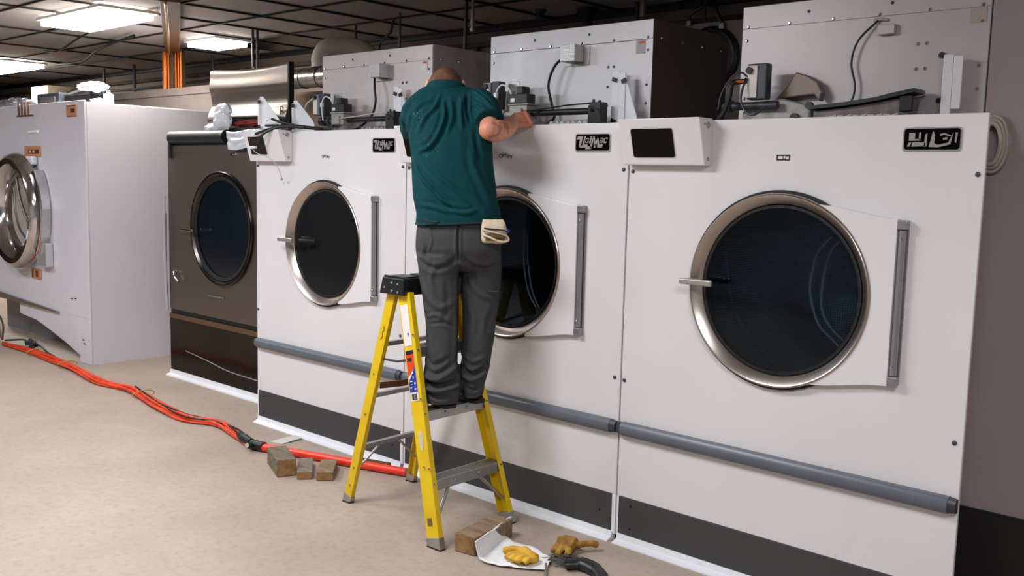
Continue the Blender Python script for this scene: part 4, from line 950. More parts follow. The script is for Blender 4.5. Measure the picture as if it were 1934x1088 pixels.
# hose loop on the right wall
bm = N()
for k, r in ((0, .17), (1, .145), (2, .125)):
    pts = [(4.455+.05*math.cos(a)*(1-.15*k), .40-.02*k*0, 1.875+r*.62*math.sin(a)) for a in [2*PI*i/28 for i in range(28)]]
    tube(bm, [Vector((p[0], .404-.014*k, p[2])) for p in pts], .009, 8, closed=True)
tag(mk('hose_coil', bm, HOSEW, smooth=True), 'coil of pale hose hung on the mauve wall beside the right dryer', 'hose')

# ------------------------------------------------------------------ floor items
# cable bundle
mid = [(-4.02, -.20, 0), (-3.5, -.16, 0), (-2.98, -.17, 0), (-2.4, -.20, 0), (-1.82, -.27, 0), (-1.39, -.22, 0), (-.79, -.31, 0), (-.33, -.35, 0), (-.06, -.27, 0), (.22, -.31, 0), (.50, -.385, 0)]
wid = [.015, .040, .046, .040, .046, .042, .046, .042, .040, .034, .018]
for i in range(9):
    off = (i-4)/4; pts = []
    for q, (p, w) in enumerate(zip(mid, wid)):
        ph = math.sin(q*1.7+i*2.1)*.35
        pts.append((p[0]+.3*off*w*.5, p[1]+(off*.9+ph*.6)*w, .013+.012*(1-abs(off))+(.012 if (i+q) % 3 == 0 else 0)))
    bm = N(); tube(bm, smooth_path(pts, 9), .0105 if i % 3 else .008, 8)
    if i == 0:
        CB = thing('cable_bundle', 'long bundle of orange red cables snaking along the floor in front of the machines', 'cable bundle', (-1.8, -.25, 0))
        bmx = bm; 
    # move into the thing
    mk('cable', bm, REDC, CB, smooth='all')
for off, s0 in ((.6, 5), (-.3, 6)):
    pts = [(p[0], p[1]+off*w*1.3*math.cos(q*1.3), .034+.006*(q % 2)) for q, (p, w) in enumerate(zip(mid, wid)) if q >= s0]
    bm = N(); tube(bm, smooth_path(pts, 9), .006, 8); mk('black_cable', bm, BLACK, CB, smooth='all')
bm = N()
for px, py in ((-3.35, -.16), (-2.62, -.19), (-1.15, -.245)):
    tube(bm, [(px+.02*math.sin(a)*.3, py+.085*math.cos(a), .03+.028*math.sin(a)) for a in [2*PI*i/18 for i in range(18)]], .004, 6, closed=True)
split('cable_tie', bm, mat('tie_yellow', (.72, .60, .30), .5), CB)
# black end fitting and the red pipe
bm = N(); tube(bm, smooth_path([(.30, -.335, .03), (.42, -.37, .034), (.545, -.395, .034)], 6), [.018, .02, .022, .024, .026, .028, .03, .03, .028, .027, .027, .027, .027], 14); mk('end_sleeve', bm, BLACK, CB, smooth=True)
RP = thing('red_pipe', 'straight red pipe with black end fitting on the floor beside the wood blocks', 'pipe', (1.1, -.23, 0))
bm = N(); tube(bm, [(.66, -.385, .027), (1.0, -.27, .027), (1.30, -.182, .027), (1.63, -.078, .027)], .0245, 16); mk('tube', bm, REDP, RP, smooth=True)
bm = N(); tube(bm, [(.565, -.405, .031), (.665, -.383, .031)], .0305, 16); tube(bm, [(.60, -.435, .04), (.605, -.455, .042)], .020, 14); mk('coupling', bm, BLACK, RP, smooth=True)
bm = N(); tube(bm, [(.598, -.456, .042), (.60, -.462, .0425)], .014, 14); mk('bolt', bm, CABLEW, RP, smooth=True)

def block(name, cx, cy, L_, W_, H_, ang, m, label, z0=0., tilt=0.):
    t = thing(name, label, 'wood block', (cx, cy, z0), 'cut wood blocks on the floor')
    a = math.radians(ang)
    def place(bm):
        for v in bm.verts:
            x, y, z = v.co; v.co = Vector((cx+x*math.cos(a)-y*math.sin(a), cy+x*math.sin(a)+y*math.cos(a), z0+z))
    bm = N(); box(bm, -L_/2, L_/2, -W_/2, W_/2, 0, H_)
    bmesh.ops.subdivide_edges(bm, edges=bm.edges, cuts=3, use_grid_fill=True)
    for v in bm.verts: 
        n = noise.noise(v.co*18+Vector((cx*9, 0, 0)))*.0025; v.co.y += n; 
        if v.co.z > H_*.5: v.co.z += n
    place(bm)
    o = mk('block', bm, m, t, bevel=.004)
    for s in (-1, 1):
        bm = N(); box(bm, s*(L_/2+.0004), s*(L_/2+.003), -W_/2+.004, W_/2-.004, .004, H_-.004); place(bm); mk('end_grain', bm, WOOD_E, t)
    return t
block('wood_block', 1.03, -.505, .29, .108, .098, -22.6, WOOD_A, 'thickest weathered wood block, left of the three beside the red pipe')
block('wood_block', 1.168, -.437, .275, .085, .045, -37, WOOD_B, 'thin grey wood block in the middle of the three by the red pipe')
block('wood_block', 1.285, -.372, .24, .095, .052, -43, WOOD_C, 'brown wood block nearest the ladder of the three by the red pipe')
block('wood_block', 1.36, -.106, .24, .034, .045, 17, mat('wood_dark', (.36, .27, .19), .8, var=.3, vscale=8), 'dark wood block behind the red pipe against the dryer base')
block('wood_block', 2.630, -.475, .305, .115, .088, 99, WOOD_C, 'big brown wood block under the white cloth in front of the ladder')
bm = N(); v = [(.50, -.235), (.60, -.21), (.60, -.06), (.52, -.055)]
A = [bm.verts.new((x, y, .001+.012*(i in (2, 3)))) for i, (x, y) in enumerate(v)]; B = [bm.verts.new((x, y, .004+.012*(i in (2, 3)))) for i, (x, y) in enumerate(v)]
bm.faces.new(A); bm.faces.new(B[::-1])
for i in range(4): bm.faces.new((A[i], A[(i+1) % 4], B[(i+1) % 4], B[i]))
tag(mk('plastic_strip', bm, mat('clear_strip', (.80, .78, .75), .3)), 'translucent plastic strip on the floor by the left dryer base', 'strip')

# white cloth / sheet with yellow glove on it
def sheet_z(s, t):
    return 0
bm = N(); n, m_ = 40, 20; G = []
c00, c10, c01, c11 = Vector((2.70, -.665)), Vector((3.045, -.52)), Vector((2.575, -.285)), Vector((2.985, -.405))
for i in range(n+1):
    row = []
    for j in range(m_+1):
        s, t_ = i/n, j/m_
        p = c00.lerp(c10, s).lerp(c01.lerp(c11, s), t_)
        p += Vector((0, -.035*math.sin(s*PI)*(1-t_)))  # bulge of near edge
        p += Vector((0, -.05*math.sin(min(1, s*1.6)*PI)*t_))
        curl = max(0, 1-s/.22); z = .006+.085*(math.sin(curl*PI*.62))*(1-.1*t_) if curl > 0 else .006
        z += .004*noise.noise(Vector((s*9, t_*7, 3)))+.004+.018*max(0, noise.noise(Vector((s*3+2, t_*3, 7))))*(s > .2)
        p += Vector((.06*curl*curl, 0))
        row.append(bm.verts.new((p.x, p.y, max(.004, z))))
    G.append(row)
for i in range(n):
    for j in range(m_): bm.faces.new((G[i][j], G[i+1][j], G[i+1][j+1], G[i][j+1]))
o = mk('white_cloth', bm, CLOTHW, smooth='all'); so = o.modifiers.new('s', 'SOLIDIFY'); so.thickness = .003; so.offset = 1
tag(o, 'white cloth curling up against the big wood block, yellow glove on it', 'cloth')

def glove(name, path_palm, fingers, thumb, m, label, cuff=None, vox=.006, mcuff=None):
    bm = N()
    tube(bm, smooth_path(path_palm[0], 5), path_palm[1], 14)
    for f, r in fingers: tube(bm, smooth_path(f, 5), r, 10)
    if thumb: tube(bm, smooth_path(thumb[0], 5), thumb[1], 10)
    bmesh.ops.recalc_face_normals(bm, faces=bm.faces)
    o = mk(name, bm, m)
    for mm in ('REMESH',):
        rm = o.modifiers.new('r', 'REMESH'); rm.mode = 'VOXEL'; rm.voxel_size = vox
    s = o.modifiers.new('s', 'SMOOTH'); s.iterations = 3; s.factor = .5
    bake(o)
    for v in o.data.vertices: v.co += v.normal*.0025*noise.noise(v.co*45)
    for p in o.data.polygons: p.use_smooth = True
    o.data.materials.clear(); o.data.materials.append(m); tag(o, label, 'glove')
    ORG[o.name] = tuple(o.location)
    return o
def rr(a, n): return [a]*n
z = .035
g1 = glove('work_glove', ([(2.875, -.475, z), (2.93, -.50, z), (2.975, -.505, z)], rr(.026, 11)),
    [([(2.90, -.50, z), (2.875, -.555, z+.006), (2.87, -.59, z+.0)], rr(.0145, 11)), ([(2.925, -.505, z), (2.91, -.56, z+.012), (2.905, -.595, z)], rr(.0145, 11)),
     ([(2.95, -.51, z), (2.94, -.56, z+.012), (2.94, -.59, z)], rr(.014, 11)), ([(2.975, -.505, z), (2.972, -.55, z+.008), (2.97, -.575, z)], rr(.013, 11))],
    ([(2.88, -.47, z), (2.83, -.50, z+.004), (2.80, -.53, z-.005)], rr(.015, 11)), GLOVEY, 'clean yellow leather glove lying on the white cloth')
z = .034
g2 = glove('work_glove', ([(2.93, -.30, z), (2.97, -.27, z+.004), (3.0, -.26, z)], rr(.038, 11)),
    [([(3.0, -.25, z), (3.035, -.20, z+.006), (3.06, -.165, z-.004)], rr(.016, 11)), ([(2.98, -.29, z), (3.02, -.33, z+.004), (3.035, -.36, z-.006)], rr(.016, 11)),
     ([(2.96, -.30, z), (2.985, -.345, z+.006), (3.0, -.385, z-.006)], rr(.016, 11)), ([(2.93, -.29, z), (2.945, -.33, z), (2.955, -.365, z-.008)], rr(.015, 11))],
    ([(2.93, -.26, z), (2.91, -.22, z), (2.90, -.20, z-.008)], rr(.017, 11)), GLOVEB, 'dirty yellow leather glove on the bare floor right of the cloth')
# black brush with bristles and metal strap
BR = thing('hand_brush', 'black hand brush lying at the bottom edge beside the dirty glove', 'brush', (3.13, -.40, 0))
bm = N(); tube(bm, smooth_path([(3.09, -.44, .03), (3.14, -.39, .033), (3.21, -.39, .03), (3.28, -.43, .026), (3.40, -.53, .024)], 6), [.030]*6+[.036]*7+[.032]*6+[.028]*6, 14)
for v in bm.verts: v.co.z = .004+(v.co.z)*.75
mk('handle', bm, BLACKP, BR, smooth=True)
bm = N()
for i in range(70):
    x = 3.0+random.random()*.10; y = -.44+random.random()*.12; dx, dy = random.uniform(-.07, -.01), random.uniform(-.03, .05)
    tube(bm, [(x+.05, y, .02+random.random()*.02), (x+dx*.4, y+dy*.4, .02+random.random()*.012), (x+dx, y+dy, .004+random.random()*.01)], .0014, 4)
o = mk('bristles', bm, mat('bristle_grey', (.20, .18, .16), .6), BR); o['kind'] = 'stuff'
bm = N(); A_ = Vector((3.005, -.47, .012)); B_ = Vector((3.11, -.60, .010))
tube(bm, [A_, B_], .006, 8); mk('metal_strap', bm, ALU, BR, smooth=True)

# ------------------------------------------------------------------ step ladder
LD = thing('step_ladder', 'yellow fibreglass step ladder with black top cap that the worker stands on', 'ladder', (2.12, -.39, 0))
FN0, FN1 = Vector((2.517, -.690, .0)), Vector((2.195, -.610, 1.145))   # front rail, near side
FF0, FF1 = Vector((2.509, -.168, .0)), Vector((2.195, -.250, 1.145))
RN0, RN1 = Vector((1.735, -.585, .0)), Vector((2.105, -.607, 1.145))
RF0, RF1 = Vector((1.705, -.095, .0)), Vector((2.105, -.252, 1.145))
def rail(p0, p1, inner, wid, dep, name, boot=True):
    """C-channel rail: web faces outward, flanges point inward (inner = +1/-1 in y)"""
    d = (p1-p0).normalized(); sx = Vector((1, 0, 0)); sx = (sx-d*sx.dot(d)).normalized(); sy = d.cross(sx).normalized()
    if sy.y*inner < 0: sy = -sy
    bm = N()
    def bar(a0, a1, b0, b1, q0=p0, q1=p1):
        vs = [bm.verts.new(p+sx*a+sy*b) for p in (q0, q1) for a in (a0, a1) for b in (b0, b1)]
        for f in ((0, 1, 3, 2), (4, 6, 7, 5), (0, 4, 5, 1), (2, 3, 7, 6), (0, 2, 6, 4), (1, 5, 7, 3)): bm.faces.new([vs[i] for i in f])
    q0 = p0+d*.012
    # solid channel: web + flanges as one C outline
    w, t = wid/2, .004
    prof = [(-w, 0), (w, 0), (w, dep), (w-t, dep), (w-t, t), (-w+t, t), (-w+t, dep), (-w, dep)]
    A = [bm.verts.new(q0+sx*a+sy*b) for a, b in prof]; B = [bm.verts.new(p1+sx*a+sy*b) for a, b in prof]
    bm.faces.new(A); bm.faces.new(B[::-1])
    for i in range(8): bm.faces.new((A[i], A[(i+1) % 8], B[(i+1) % 8], B[i]))
    # trim to the floor plane
    for v in bm.verts:
        if v.co.z < .012: v.co.z = .012
    r = mk(name, bm, YEL, LD, bevel=.0015)
    bm = N()
    vs = []
    for a, b in ((-w-.003, -.003), (w+.003, -.003), (w+.003, dep+.002), (-w-.003, dep+.002)):
        lo = p0+sx*a+sy*b; hi = lo+d*(.045 if name == 'rear_rail' else .05); lo = Vector((lo.x, lo.y, .0055)); vs.append((bm.verts.new(lo), bm.verts.new(hi)))
    bm.faces.new([v[0] for v in vs]); 
    for i in range(4): bm.faces.new((vs[i][0], vs[(i+1) % 4][0], vs[(i+1) % 4][1], vs[i][1]))
    bm.faces.new([v[1] for v in vs][::-1])
    bt = mk('foot_boot', bm, ALU, r, bevel=.002)
    bm = N(); 
    q = [p0+sx*a+sy*b for a, b in ((-w-.004, -.004), (w+.004, -.004), (w+.004, dep+.003), (-w-.004, dep+.003))]
    lo = [bm.verts.new((p.x, p.y, 0)) for p in q]; hi = [bm.verts.new((p.x, p.y, .0052)) for p in q]
    bm.faces.new(lo); bm.faces.new(hi[::-1])
    for i in range(4): bm.faces.new((lo[i], lo[(i+1) % 4], hi[(i+1) % 4], hi[i]))
    mk('rubber_pad', bm, BLACK, r)
    return r, d, sx, sy
fr_n = rail(FN0, FN1, 1, .082, .030, 'front_rail'); fr_f = rail(FF0, FF1, -1, .082, .030, 'front_rail')
rr_n = rail(RN0, RN1, 1, .056, .026, 'rear_rail'); rr_f = rail(RF0, RF1, -1, .056, .026, 'rear_rail')
# top cap: tapered black moulding with tool slots
bm = N()
x0, x1, y0, y1 = 2.052, 2.222, -.640, -.215; zb, zt = 1.137, 1.218; ins = .014
lo = [bm.verts.new(p) for p in ((x0, y0, zb), (x1, y0, zb), (x1, y1, zb), (x0, y1, zb))]; hi = [bm.verts.new(p) for p in ((x0+ins, y0+ins*.6, zt), (x1-ins*.3, y0+ins*.6, zt), (x1-ins*.3, y1-ins*.6, zt), (x0+ins, y1-ins*.6, zt))]
bm.faces.new(lo[::-1]); bm.faces.new(hi)
for i in range(4): bm.faces.new((lo[i], lo[(i+1) % 4], hi[(i+1) % 4], hi[i]))
cap = mk('top_cap', bm, BLACKP, LD, bevel=.006, seg=3)
bm = N()
for a in (-.60, -.47, -.34): box(bm, x0+.03, x1-.02, a, a+.085, zt+.0005, zt+.006)
box(bm, x0+.018, x1-.008, -.625, -.618, zt+.0005, zt+.009); split('cap_rib', bm, BLACKP, cap, bevel=.002)
bm = N()
for x, z in ((2.085, 1.168), (2.135, 1.193), (2.14, 1.155), (2.178, 1.190), (2.182, 1.152)): tube(bm, [(x, -.6385+.09*(z-1.137), z), (x, -.6455+.09*(z-1.137), z)], [.008, .004], 10)
split('rivet', bm, CHROME, cap, smooth=True)
bm = N(); tube(bm, [(2.2225, -.44, 1.175), (2.226, -.44, 1.175)], .02, 14); mk('cap_recess', bm, DGREY, cap)
# treads
def at(p0, p1, z): t = (z-p0.z)/(p1.z-p0.z); return p0.lerp(p1, t)
def tread(z, name='step'):
    a = at(FN0, FN1, z); b = at(FF0, FF1, z)
    bm = N(); th = .005; f = .040; bk = -.045
    ya, yb = a.y+.0045, b.y-.0045
    for (u0, u1, v0, v1) in ((bk, f, -th, 0),):
        pass
    def q(u0, u1, z0, z1):
        vs = [bm.verts.new((x+u, y, zz)) for x, y in ((a.x, ya), (b.x, yb)) for u in (u0, u1) for zz in (z0, z1)]
        for ff in ((0, 1, 3, 2), (4, 6, 7, 5), (0, 4, 5, 1), (2, 3, 7, 6), (0, 2, 6, 4), (1, 5, 7, 3)): bm.faces.new([vs[i] for i in ff])
    q(bk, f, z-.006, z); q(f-.004, f, z-.048, z-.0062); q(bk, bk+.004, z-.03, z-.0062)
    for i in range(7): q(bk+.010+i*.010, bk+.014+i*.010, z+.0002, z+.002)
    st = mk(name, bm, ALU, LD, bevel=.001)
    bm = N()
    for t_ in (.33, .66):
        p = a.lerp(b, t_); tube(bm, [(p.x+f+.0003, p.y, z-.022), (p.x+f+.006, p.y, z-.022)], [.009, .005], 10)
    split('step_bolt', bm, HINGE, st, smooth=True)
    return st
for zz in (.300, .610, .900): tread(zz)
# rivets on the rails where steps meet, and spreader bars
bm = N()
for zz in (.300, .610, .900):
    a = at(FN0, FN1, zz); b = at(FF0, FF1, zz)
    for dz in (-.012, -.038):
        tube(bm, [(a.x+.043, a.y+.012, zz+dz), (a.x+.049, a.y+.012, zz+dz)], [.008, .004], 8); tube(bm, [(b.x+.043, b.y-.012, zz+dz), (b.x+.049, b.y-.012, zz+dz)], [.008, .004], 8)
    tube(bm, [(a.x-.012, a.y-.0005, zz+.06), (a.x-.012, a.y-.006, zz+.06)], [.006, .003], 8); tube(bm, [(a.x+.022, a.y-.0005, zz+.06), (a.x+.022, a.y-.006, zz+.06)], [.006, .003], 8)
for zz in (.10, .20, .50, .72): a = at(RN0, RN1, zz); tube(bm, [(a.x, a.y-.0005, zz), (a.x, a.y-.006, zz)], [.006, .003], 8)
split('rivet', bm, CHROME, LD, smooth=True)
# rear horizontal bars
for zz in (.315, .600, .875):
    a = at(RN0, RN1, zz); b = at(RF0, RF1, zz); bm = N()
    vs = [bm.verts.new((p.x+u, p.y+s*.0045, zz+w)) for p, s in ((a, 1), (b, -1)) for u in (-.014, .014) for w in (-.011, .011)]
    for ff in ((0, 1, 3, 2), (4, 6, 7, 5), (0, 4, 5, 1), (2, 3, 7, 6), (0, 2, 6, 4), (1, 5, 7, 3)): bm.faces.new([vs[i] for i in ff])
    mk('rear_bar', bm, ALU, LD, bevel=.002)
# diagonal braces
def brace(p, q, r=.009, n='brace', m=ALU):
    bm = N(); tube(bm, [p, q], r, 10); mk(n, bm, m, LD, smooth=True)
a = at(FN0, FN1, .300); b = at(FF0, FF1, .300); ma = a.lerp(b, .36); mb = a.lerp(b, .64)
l1 = at(FN0, FN1, .085); l2 = at(FF0, FF1, .115)
brace((l1.x, l1.y+.012, .085), (ma.x, ma.y, .29)); brace((l2.x, l2.y-.012, .115), (mb.x, mb.y, .29))
a = at(RN0, RN1, .315); b = at(RF0, RF1, .315); l1 = at(RN0, RN1, .17); l2 = at(RF0, RF1, .16)
brace((l1.x, l1.y+.012, .17), tuple(a.lerp(b, .34)-Vector((0, 0, .008))), .007); brace((l2.x, l2.y-.012, .16), tuple(a.lerp(b, .62)-Vector((0, 0, .008))), .007)
# spreaders between front and rear frames
for P0, P1, Q0, Q1, s in ((FN0, FN1, RN0, RN1, 1), (FF0, FF1, RF0, RF1, -1)):
    p = at(P0, P1, .84); q_ = at(Q0, Q1, .80); mpt = p.lerp(q_, .5)+Vector((0, s*.0, -.012)); bm = N()
    tube(bm, [(p.x, p.y+s*.020, p.z), (mpt.x, mpt.y+s*.022, mpt.z), (q_.x, q_.y+s*.020, q_.z)], .006, 8); mk('spreader', bm, DSTEEL, LD, smooth=True)
bm = N(); a = at(RN0, RN1, .66); b = at(RF0, RF1, .655)
pts = [a+Vector((.03, .03, 0)), a.lerp(b, .25)+Vector((0, 0, -.012)), a.lerp(b, .5)+Vector((0, 0, -.018)), a.lerp(b, .75)+Vector((0, 0, -.012)), b+Vector((0, -.03, 0))]
for i in range(4):
    p, q_ = pts[i], pts[i+1]
    vs = [bm.verts.new(v+Vector((dx, 0, dz))) for v in (p, q_) for dx in (-.003, .003) for dz in (-.016, .016)]
    for ff in ((0, 1, 3, 2), (4, 6, 7, 5), (0, 4, 5, 1), (2, 3, 7, 6), (0, 2, 6, 4), (1, 5, 7, 3)): bm.faces.new([vs[k] for k in ff])
mk('webbing_strap', bm, BSTRAP, LD)
# stickers on the near front rail's outer web
rl, d, sx, sy = fr_n
def decal(z0, z1, u0, u1, m, name, off=.0008, th=.0012, poly=None, par=None):
    bm = N(); A = []; B = []
    pl = poly or [(u0, 0), (u1, 0), (u1, 1), (u0, 1)]
    for u, v in pl:
        zz = z0+(z1-z0)*v; p = at(FN0, FN1, zz)+sx*u; A.append(bm.verts.new(p-sy*off)); B.append(bm.verts.new(p-sy*(off+th)))
    bm.faces.new(A); bm.faces.new(B[::-1]); n = len(A)
    for i in range(n): bm.faces.new((A[i], A[(i+1) % n], B[(i+1) % n], B[i]))
    return mk(name, bm, m, par or rl)
decal(.905, 1.095, -.032, .020, STW, 'blank_label')
sk = decal(.655, .885, -.032, .022, STW, 'warning_label')
decal(.866, .884, -.031, .021, INK, 'label_header', .0022, par=sk)
decal(.79, .865, 0, 0, STR, 'label_red', .0022, poly=[(-.031, -.35), (-.031, 1), (.021, 1), (.021, .25)], par=sk)
decal(.695, .81, 0, 0, STB, 'label_blue', .0022, poly=[(-.031, 0), (.021, 0), (.021, .98), (-.031, .42)], par=sk)
for i, (u0, u1, za, zb_) in enumerate(((-.002, .006, .778, .788), (.0, .006, .755, .768), (.006, .016, .730, .738), (-.022, -.004, .742, .746), (.004, .016, .705, .712), (-.025, -.012, .715, .718), (-.02, -.006, .728, .731))):
    decal(za, zb_, u0, u1, STW, 'label_pictogram' if i in (0, 1, 2, 4) else 'label_line', .0036, par=sk)
for u0, u1 in ((-.022, -.019), (-.016, -.015), (-.013, -.009), (-.006, -.005), (-.003, .001), (.004, .005), (.007, .010), (.012, .013)): decal(.66, .688, u0, u1, INK, 'barcode_bar', .0022, par=sk)
# the three digits of the load rating
tbm = text_bm('300', .022, 0, 0, 0, .001, bold=.001)
for v_ in tbm.verts:
    x_, y_, z_ = v_.co; p = at(FN0, FN1, .842+z_)+sx*(x_-.010); v_.co = p-sy*(.0036+y_)
mk('label_number', tbm, INK, sk)
decal(.43, .52, 0, 0, mat('torn_label', (.80, .76, .66), .7, var=.2, vscale=40), 'torn_label', poly=[(-.012, .15), (.004, 0), (.018, .30), (.018, .82), (.002, 1), (-.012, .85)])
decal(.10, .15, 0, 0, mat('grey_mark', (.42, .36, .18), .6), 'worn_mark', poly=[(-.02, 0), (.01, 0), (.01, .7), (-.02, .7)])
# scrawled marker on the near rear rail
rl2, d2, sx2, sy2 = rr_n
bm = N(); pts = [(-.004, .98), (.006, 1.0), (-.002, 1.02), (.008, 1.035), (.0, 1.05), (-.008, .93), (.004, .95)]
for i in range(len(pts)-3):
    p = at(RN0, RN1, pts[i][1]-.08)+sx2*pts[i][0]-sy2*.002; q_ = at(RN0, RN1, pts[i+1][1]-.08)+sx2*pts[i+1][0]-sy2*.002; tube(bm, [p, q_], .0012, 5)
mk('marker_scrawl', bm, INK, rl2)

# ------------------------------------------------------------------ the worker
PO = Vector((2.323, -.374, 0)); PA = Vector((.7397, .6730, 0)); PB = Vector((-.6730, .7397, 0))
def B_(a, b, z): return PO+PA*a+PB*b+Vector((0, 0, z))
MAN = thing('person', 'worker in teal polo shirt and charcoal trousers leaning over the middle dryer', 'person', (2.30, -.40, .612))
def loft(bm, rings, n=28):
    """rings: list of (centre a, centre b, z, half width, half depth, [tilt])  elliptical horizontal sections"""
    R = []
    for rg in rings:
        ca, cb, z, wa, wb = rg[:5]; ta = rg[5] if len(rg) > 5 else 0; tb = rg[6] if len(rg) > 6 else 0
        row = []
        for k in range(n):
            t = 2*PI*k/n; c, s = math.cos(t), math.sin(t); p = 2.4
            c2 = math.copysign(abs(c)**(2/p), c); s2 = math.copysign(abs(s)**(2/p), s)
            row.append(bm.verts.new(B_(ca+wa*c2, cb+wb*s2, z+ta*wa*c2+tb*wb*s2)))
        R.append(row)
    for i in range(len(R)-1):
        for k in range(n): bm.faces.new((R[i][k], R[i][(k+1) % n], R[i+1][(k+1) % n], R[i+1][k]))
    bm.faces.new(R[0][::-1]); bm.faces.new(R[-1])
def remesh(o, vox, it=4, fac=.5):
    rm = o.modifiers.new('r', 'REMESH'); rm.mode = 'VOXEL'; rm.voxel_size = vox
    s = o.modifiers.new('s', 'SMOOTH'); s.iterations = it; s.factor = fac
    m = o.data.materials[0]; bake(o)
    o.data.materials.clear(); o.data.materials.append(m)
    for p in o.data.polygons: p.use_smooth = True
def local(o, v):
    w = Vector(ORG[root_of(o).name])+v.co-PO; return w.dot(PA), w.dot(PB), w.z
def creases(o, folds, back=True, base=.003, freq=14., aniso=(1, 1, .5)):
    """push cloth in or out along fold lines ((a,z)...,(width,height)) on the back, plus soft irregular folds"""
    me = o.data; nr = [v.normal.copy() for v in me.vertices]
    segs = []
    for pts, w, h in folds:
        P = smooth_path([(a, 0, z) for a, z in pts], 5)
        segs.append(([(p.x, p.z) for p in P], w, h))
    for v in me.vertices:
        a, b, z = local(o, v); n = nr[v.index]; facing = -(n.dot(PB)); d = 0
        if facing > -.25:
            k = min(1, (facing+.25)*1.3)
            for P, w, h in segs:
                best = 1e9
                for i in range(len(P)-1):
                    ax, az = P[i]; bx, bz = P[i+1]; dx, dz = bx-ax, bz-az; L2 = dx*dx+dz*dz+1e-12
                    t = max(0, min(1, ((a-ax)*dx+(z-az)*dz)/L2)); q = (a-ax-t*dx)**2+(z-az-t*dz)**2
                    if q < best: best = q; tt = (i+t)/(len(P)-1)
                if best < 9*w*w:
                    taper = min(1, 4*min(tt, 1-tt)+.15)
                    g = math.exp(-best/(w*w)); d += 1.45*k*h*taper*(g-.45*math.exp(-(math.sqrt(best)-1.7*w)**2/(w*w)))
        d += base*noise.noise(Vector((a*freq*aniso[0], b*freq*aniso[1], z*freq*aniso[2])))
        d += base*.5*noise.noise(Vector((a*freq*2.3, b*freq*2.3, z*freq*1.4+7)))
        v.co += n*d
    me.update()

# --- trousers
Lg = [(.636, -.148, .020), (.70, -.149, .026), (.76, -.154, .028), (.81, -.147, .010), (.92, -.146, .011), (1.02, -.151, .010), (1.12, -.168, .010), (1.22, -.187, .008), (1.33, -.199, .0)]
Rg = [(.652, .034, .116), (.73, .024, .146), (.79, .016, .163), (.92, .029, .181), (1.03, .024, .188), (1.13, .018, .203), (1.23, .012, .206), (1.33, .0, .205)]
bm = N()
def cbv(z): return -.095+.10*min(1, max(0, (z-.62)/.65))
loft(bm, [((l+r)/2, cbv(z)-.018, z, (r-l)/2, .096+.03*max(0, (z-.9)/.4), 0, 0) for z, l, r in Lg])
bmesh.ops.recalc_face_normals(bm, faces=bm.faces)
loft(bm, [((l+r)/2, cbv(z)+.045, z, (r-l)/2, .085+.03*max(0, (z-.9)/.4), 0, 0) for z, l, r in Rg])
loft(bm, [(-.0, .005, 1.255, .150, .085), (-.0, .005, 1.29, .198, .122), (-.001, .0, 1.36, .205, .140), (-.001, .005, 1.43, .205, .138), (-.003, .01, 1.50, .200, .125), (-.003, .015, 1.56, .18, .11)])
tr = mk('trousers', bm, PANTS, MAN); remesh(tr, .006, 7)
folds = [
    ([(-.19, 1.315), (-.12, 1.275), (-.05, 1.285), (.0, 1.33)], .012, -.007), ([(.02, 1.33), (.08, 1.28), (.15, 1.275), (.20, 1.30)], .012, -.006),
    ([(.002, 1.54), (.004, 1.42), (.006, 1.30)], .006, -.010), ([(.008, 1.28), (.012, 1.15), (.014, 1.0), (.014, .85), (.02, .70)], .010, -.014),
    ([(-.17, 1.20), (-.12, 1.12), (-.06, 1.09), (-.01, 1.13)], .014, .005), ([(-.10, 1.30), (-.12, 1.22), (-.10, 1.14)], .012, .004), ([(-.05, 1.22), (-.04, 1.10), (-.06, 1.02)], .012, -.004),
    ([(-.14, 1.04), (-.09, 1.055), (-.03, 1.03)], .009, .004), ([(-.13, 1.01), (-.06, 1.02), (-.01, 1.0)], .008, -.004), ([(-.12, .97), (-.11, .90), (-.08, .84)], .012, .004),
    ([(.04, 1.25), (.10, 1.16), (.17, 1.12)], .014, .005), ([(.05, 1.12), (.08, 1.02), (.07, .93)], .014, .004), ([(.19, 1.10), (.15, 1.02), (.15, .94)], .012, -.004), ([(.12, 1.0), (.16, .96), (.185, .95)], .009, .004),
    ([(-.145, .87), (-.10, .82), (-.02, .86)], .012, -.006),
    ([(-.15, .79), (-.10, .755), (-.04, .775), (.01, .82)], .013, .014), ([(-.15, .755), (-.09, .730), (-.03, .735), (.02, .76)], .010, -.014),
    ([(-.15, .722), (-.08, .700), (.0, .720), (.022, .735)], .011, .014), ([(-.14, .69), (-.07, .672), (.01, .685)], .009, -.008),
    ([(.03, .87), (.08, .83), (.15, .85)], .012, .006), ([(.03, .80), (.08, .77), (.16, .81)], .010, -.012), ([(.03, .765), (.08, .740), (.15, .775)], .011, .012), ([(.04, .715), (.09, .695), (.14, .73)], .009, -.010),
    ([(-.19, 1.44), (-.16, 1.38), (-.17, 1.32)], .010, .006), ([(-.19, 1.47), (-.14, 1.46), (-.12, 1.40), (-.14, 1.34)], .006, .004)]
creases(tr, folds, base=.003, freq=7, aniso=(1.2, 1, 1))
bm = N()
for pts in ([(-.17, 1.505), (-.125, 1.49), (-.09, 1.492)], [(.148, 1.168), (.175, 1.165), (.196, 1.168)]):
    tube(bm, [B_(a, -.137 if z > 1.3 else -.095, z) for a, z in pts], .004, 6)
mk('pocket_edge', bm, PANTS, tr, smooth=True)

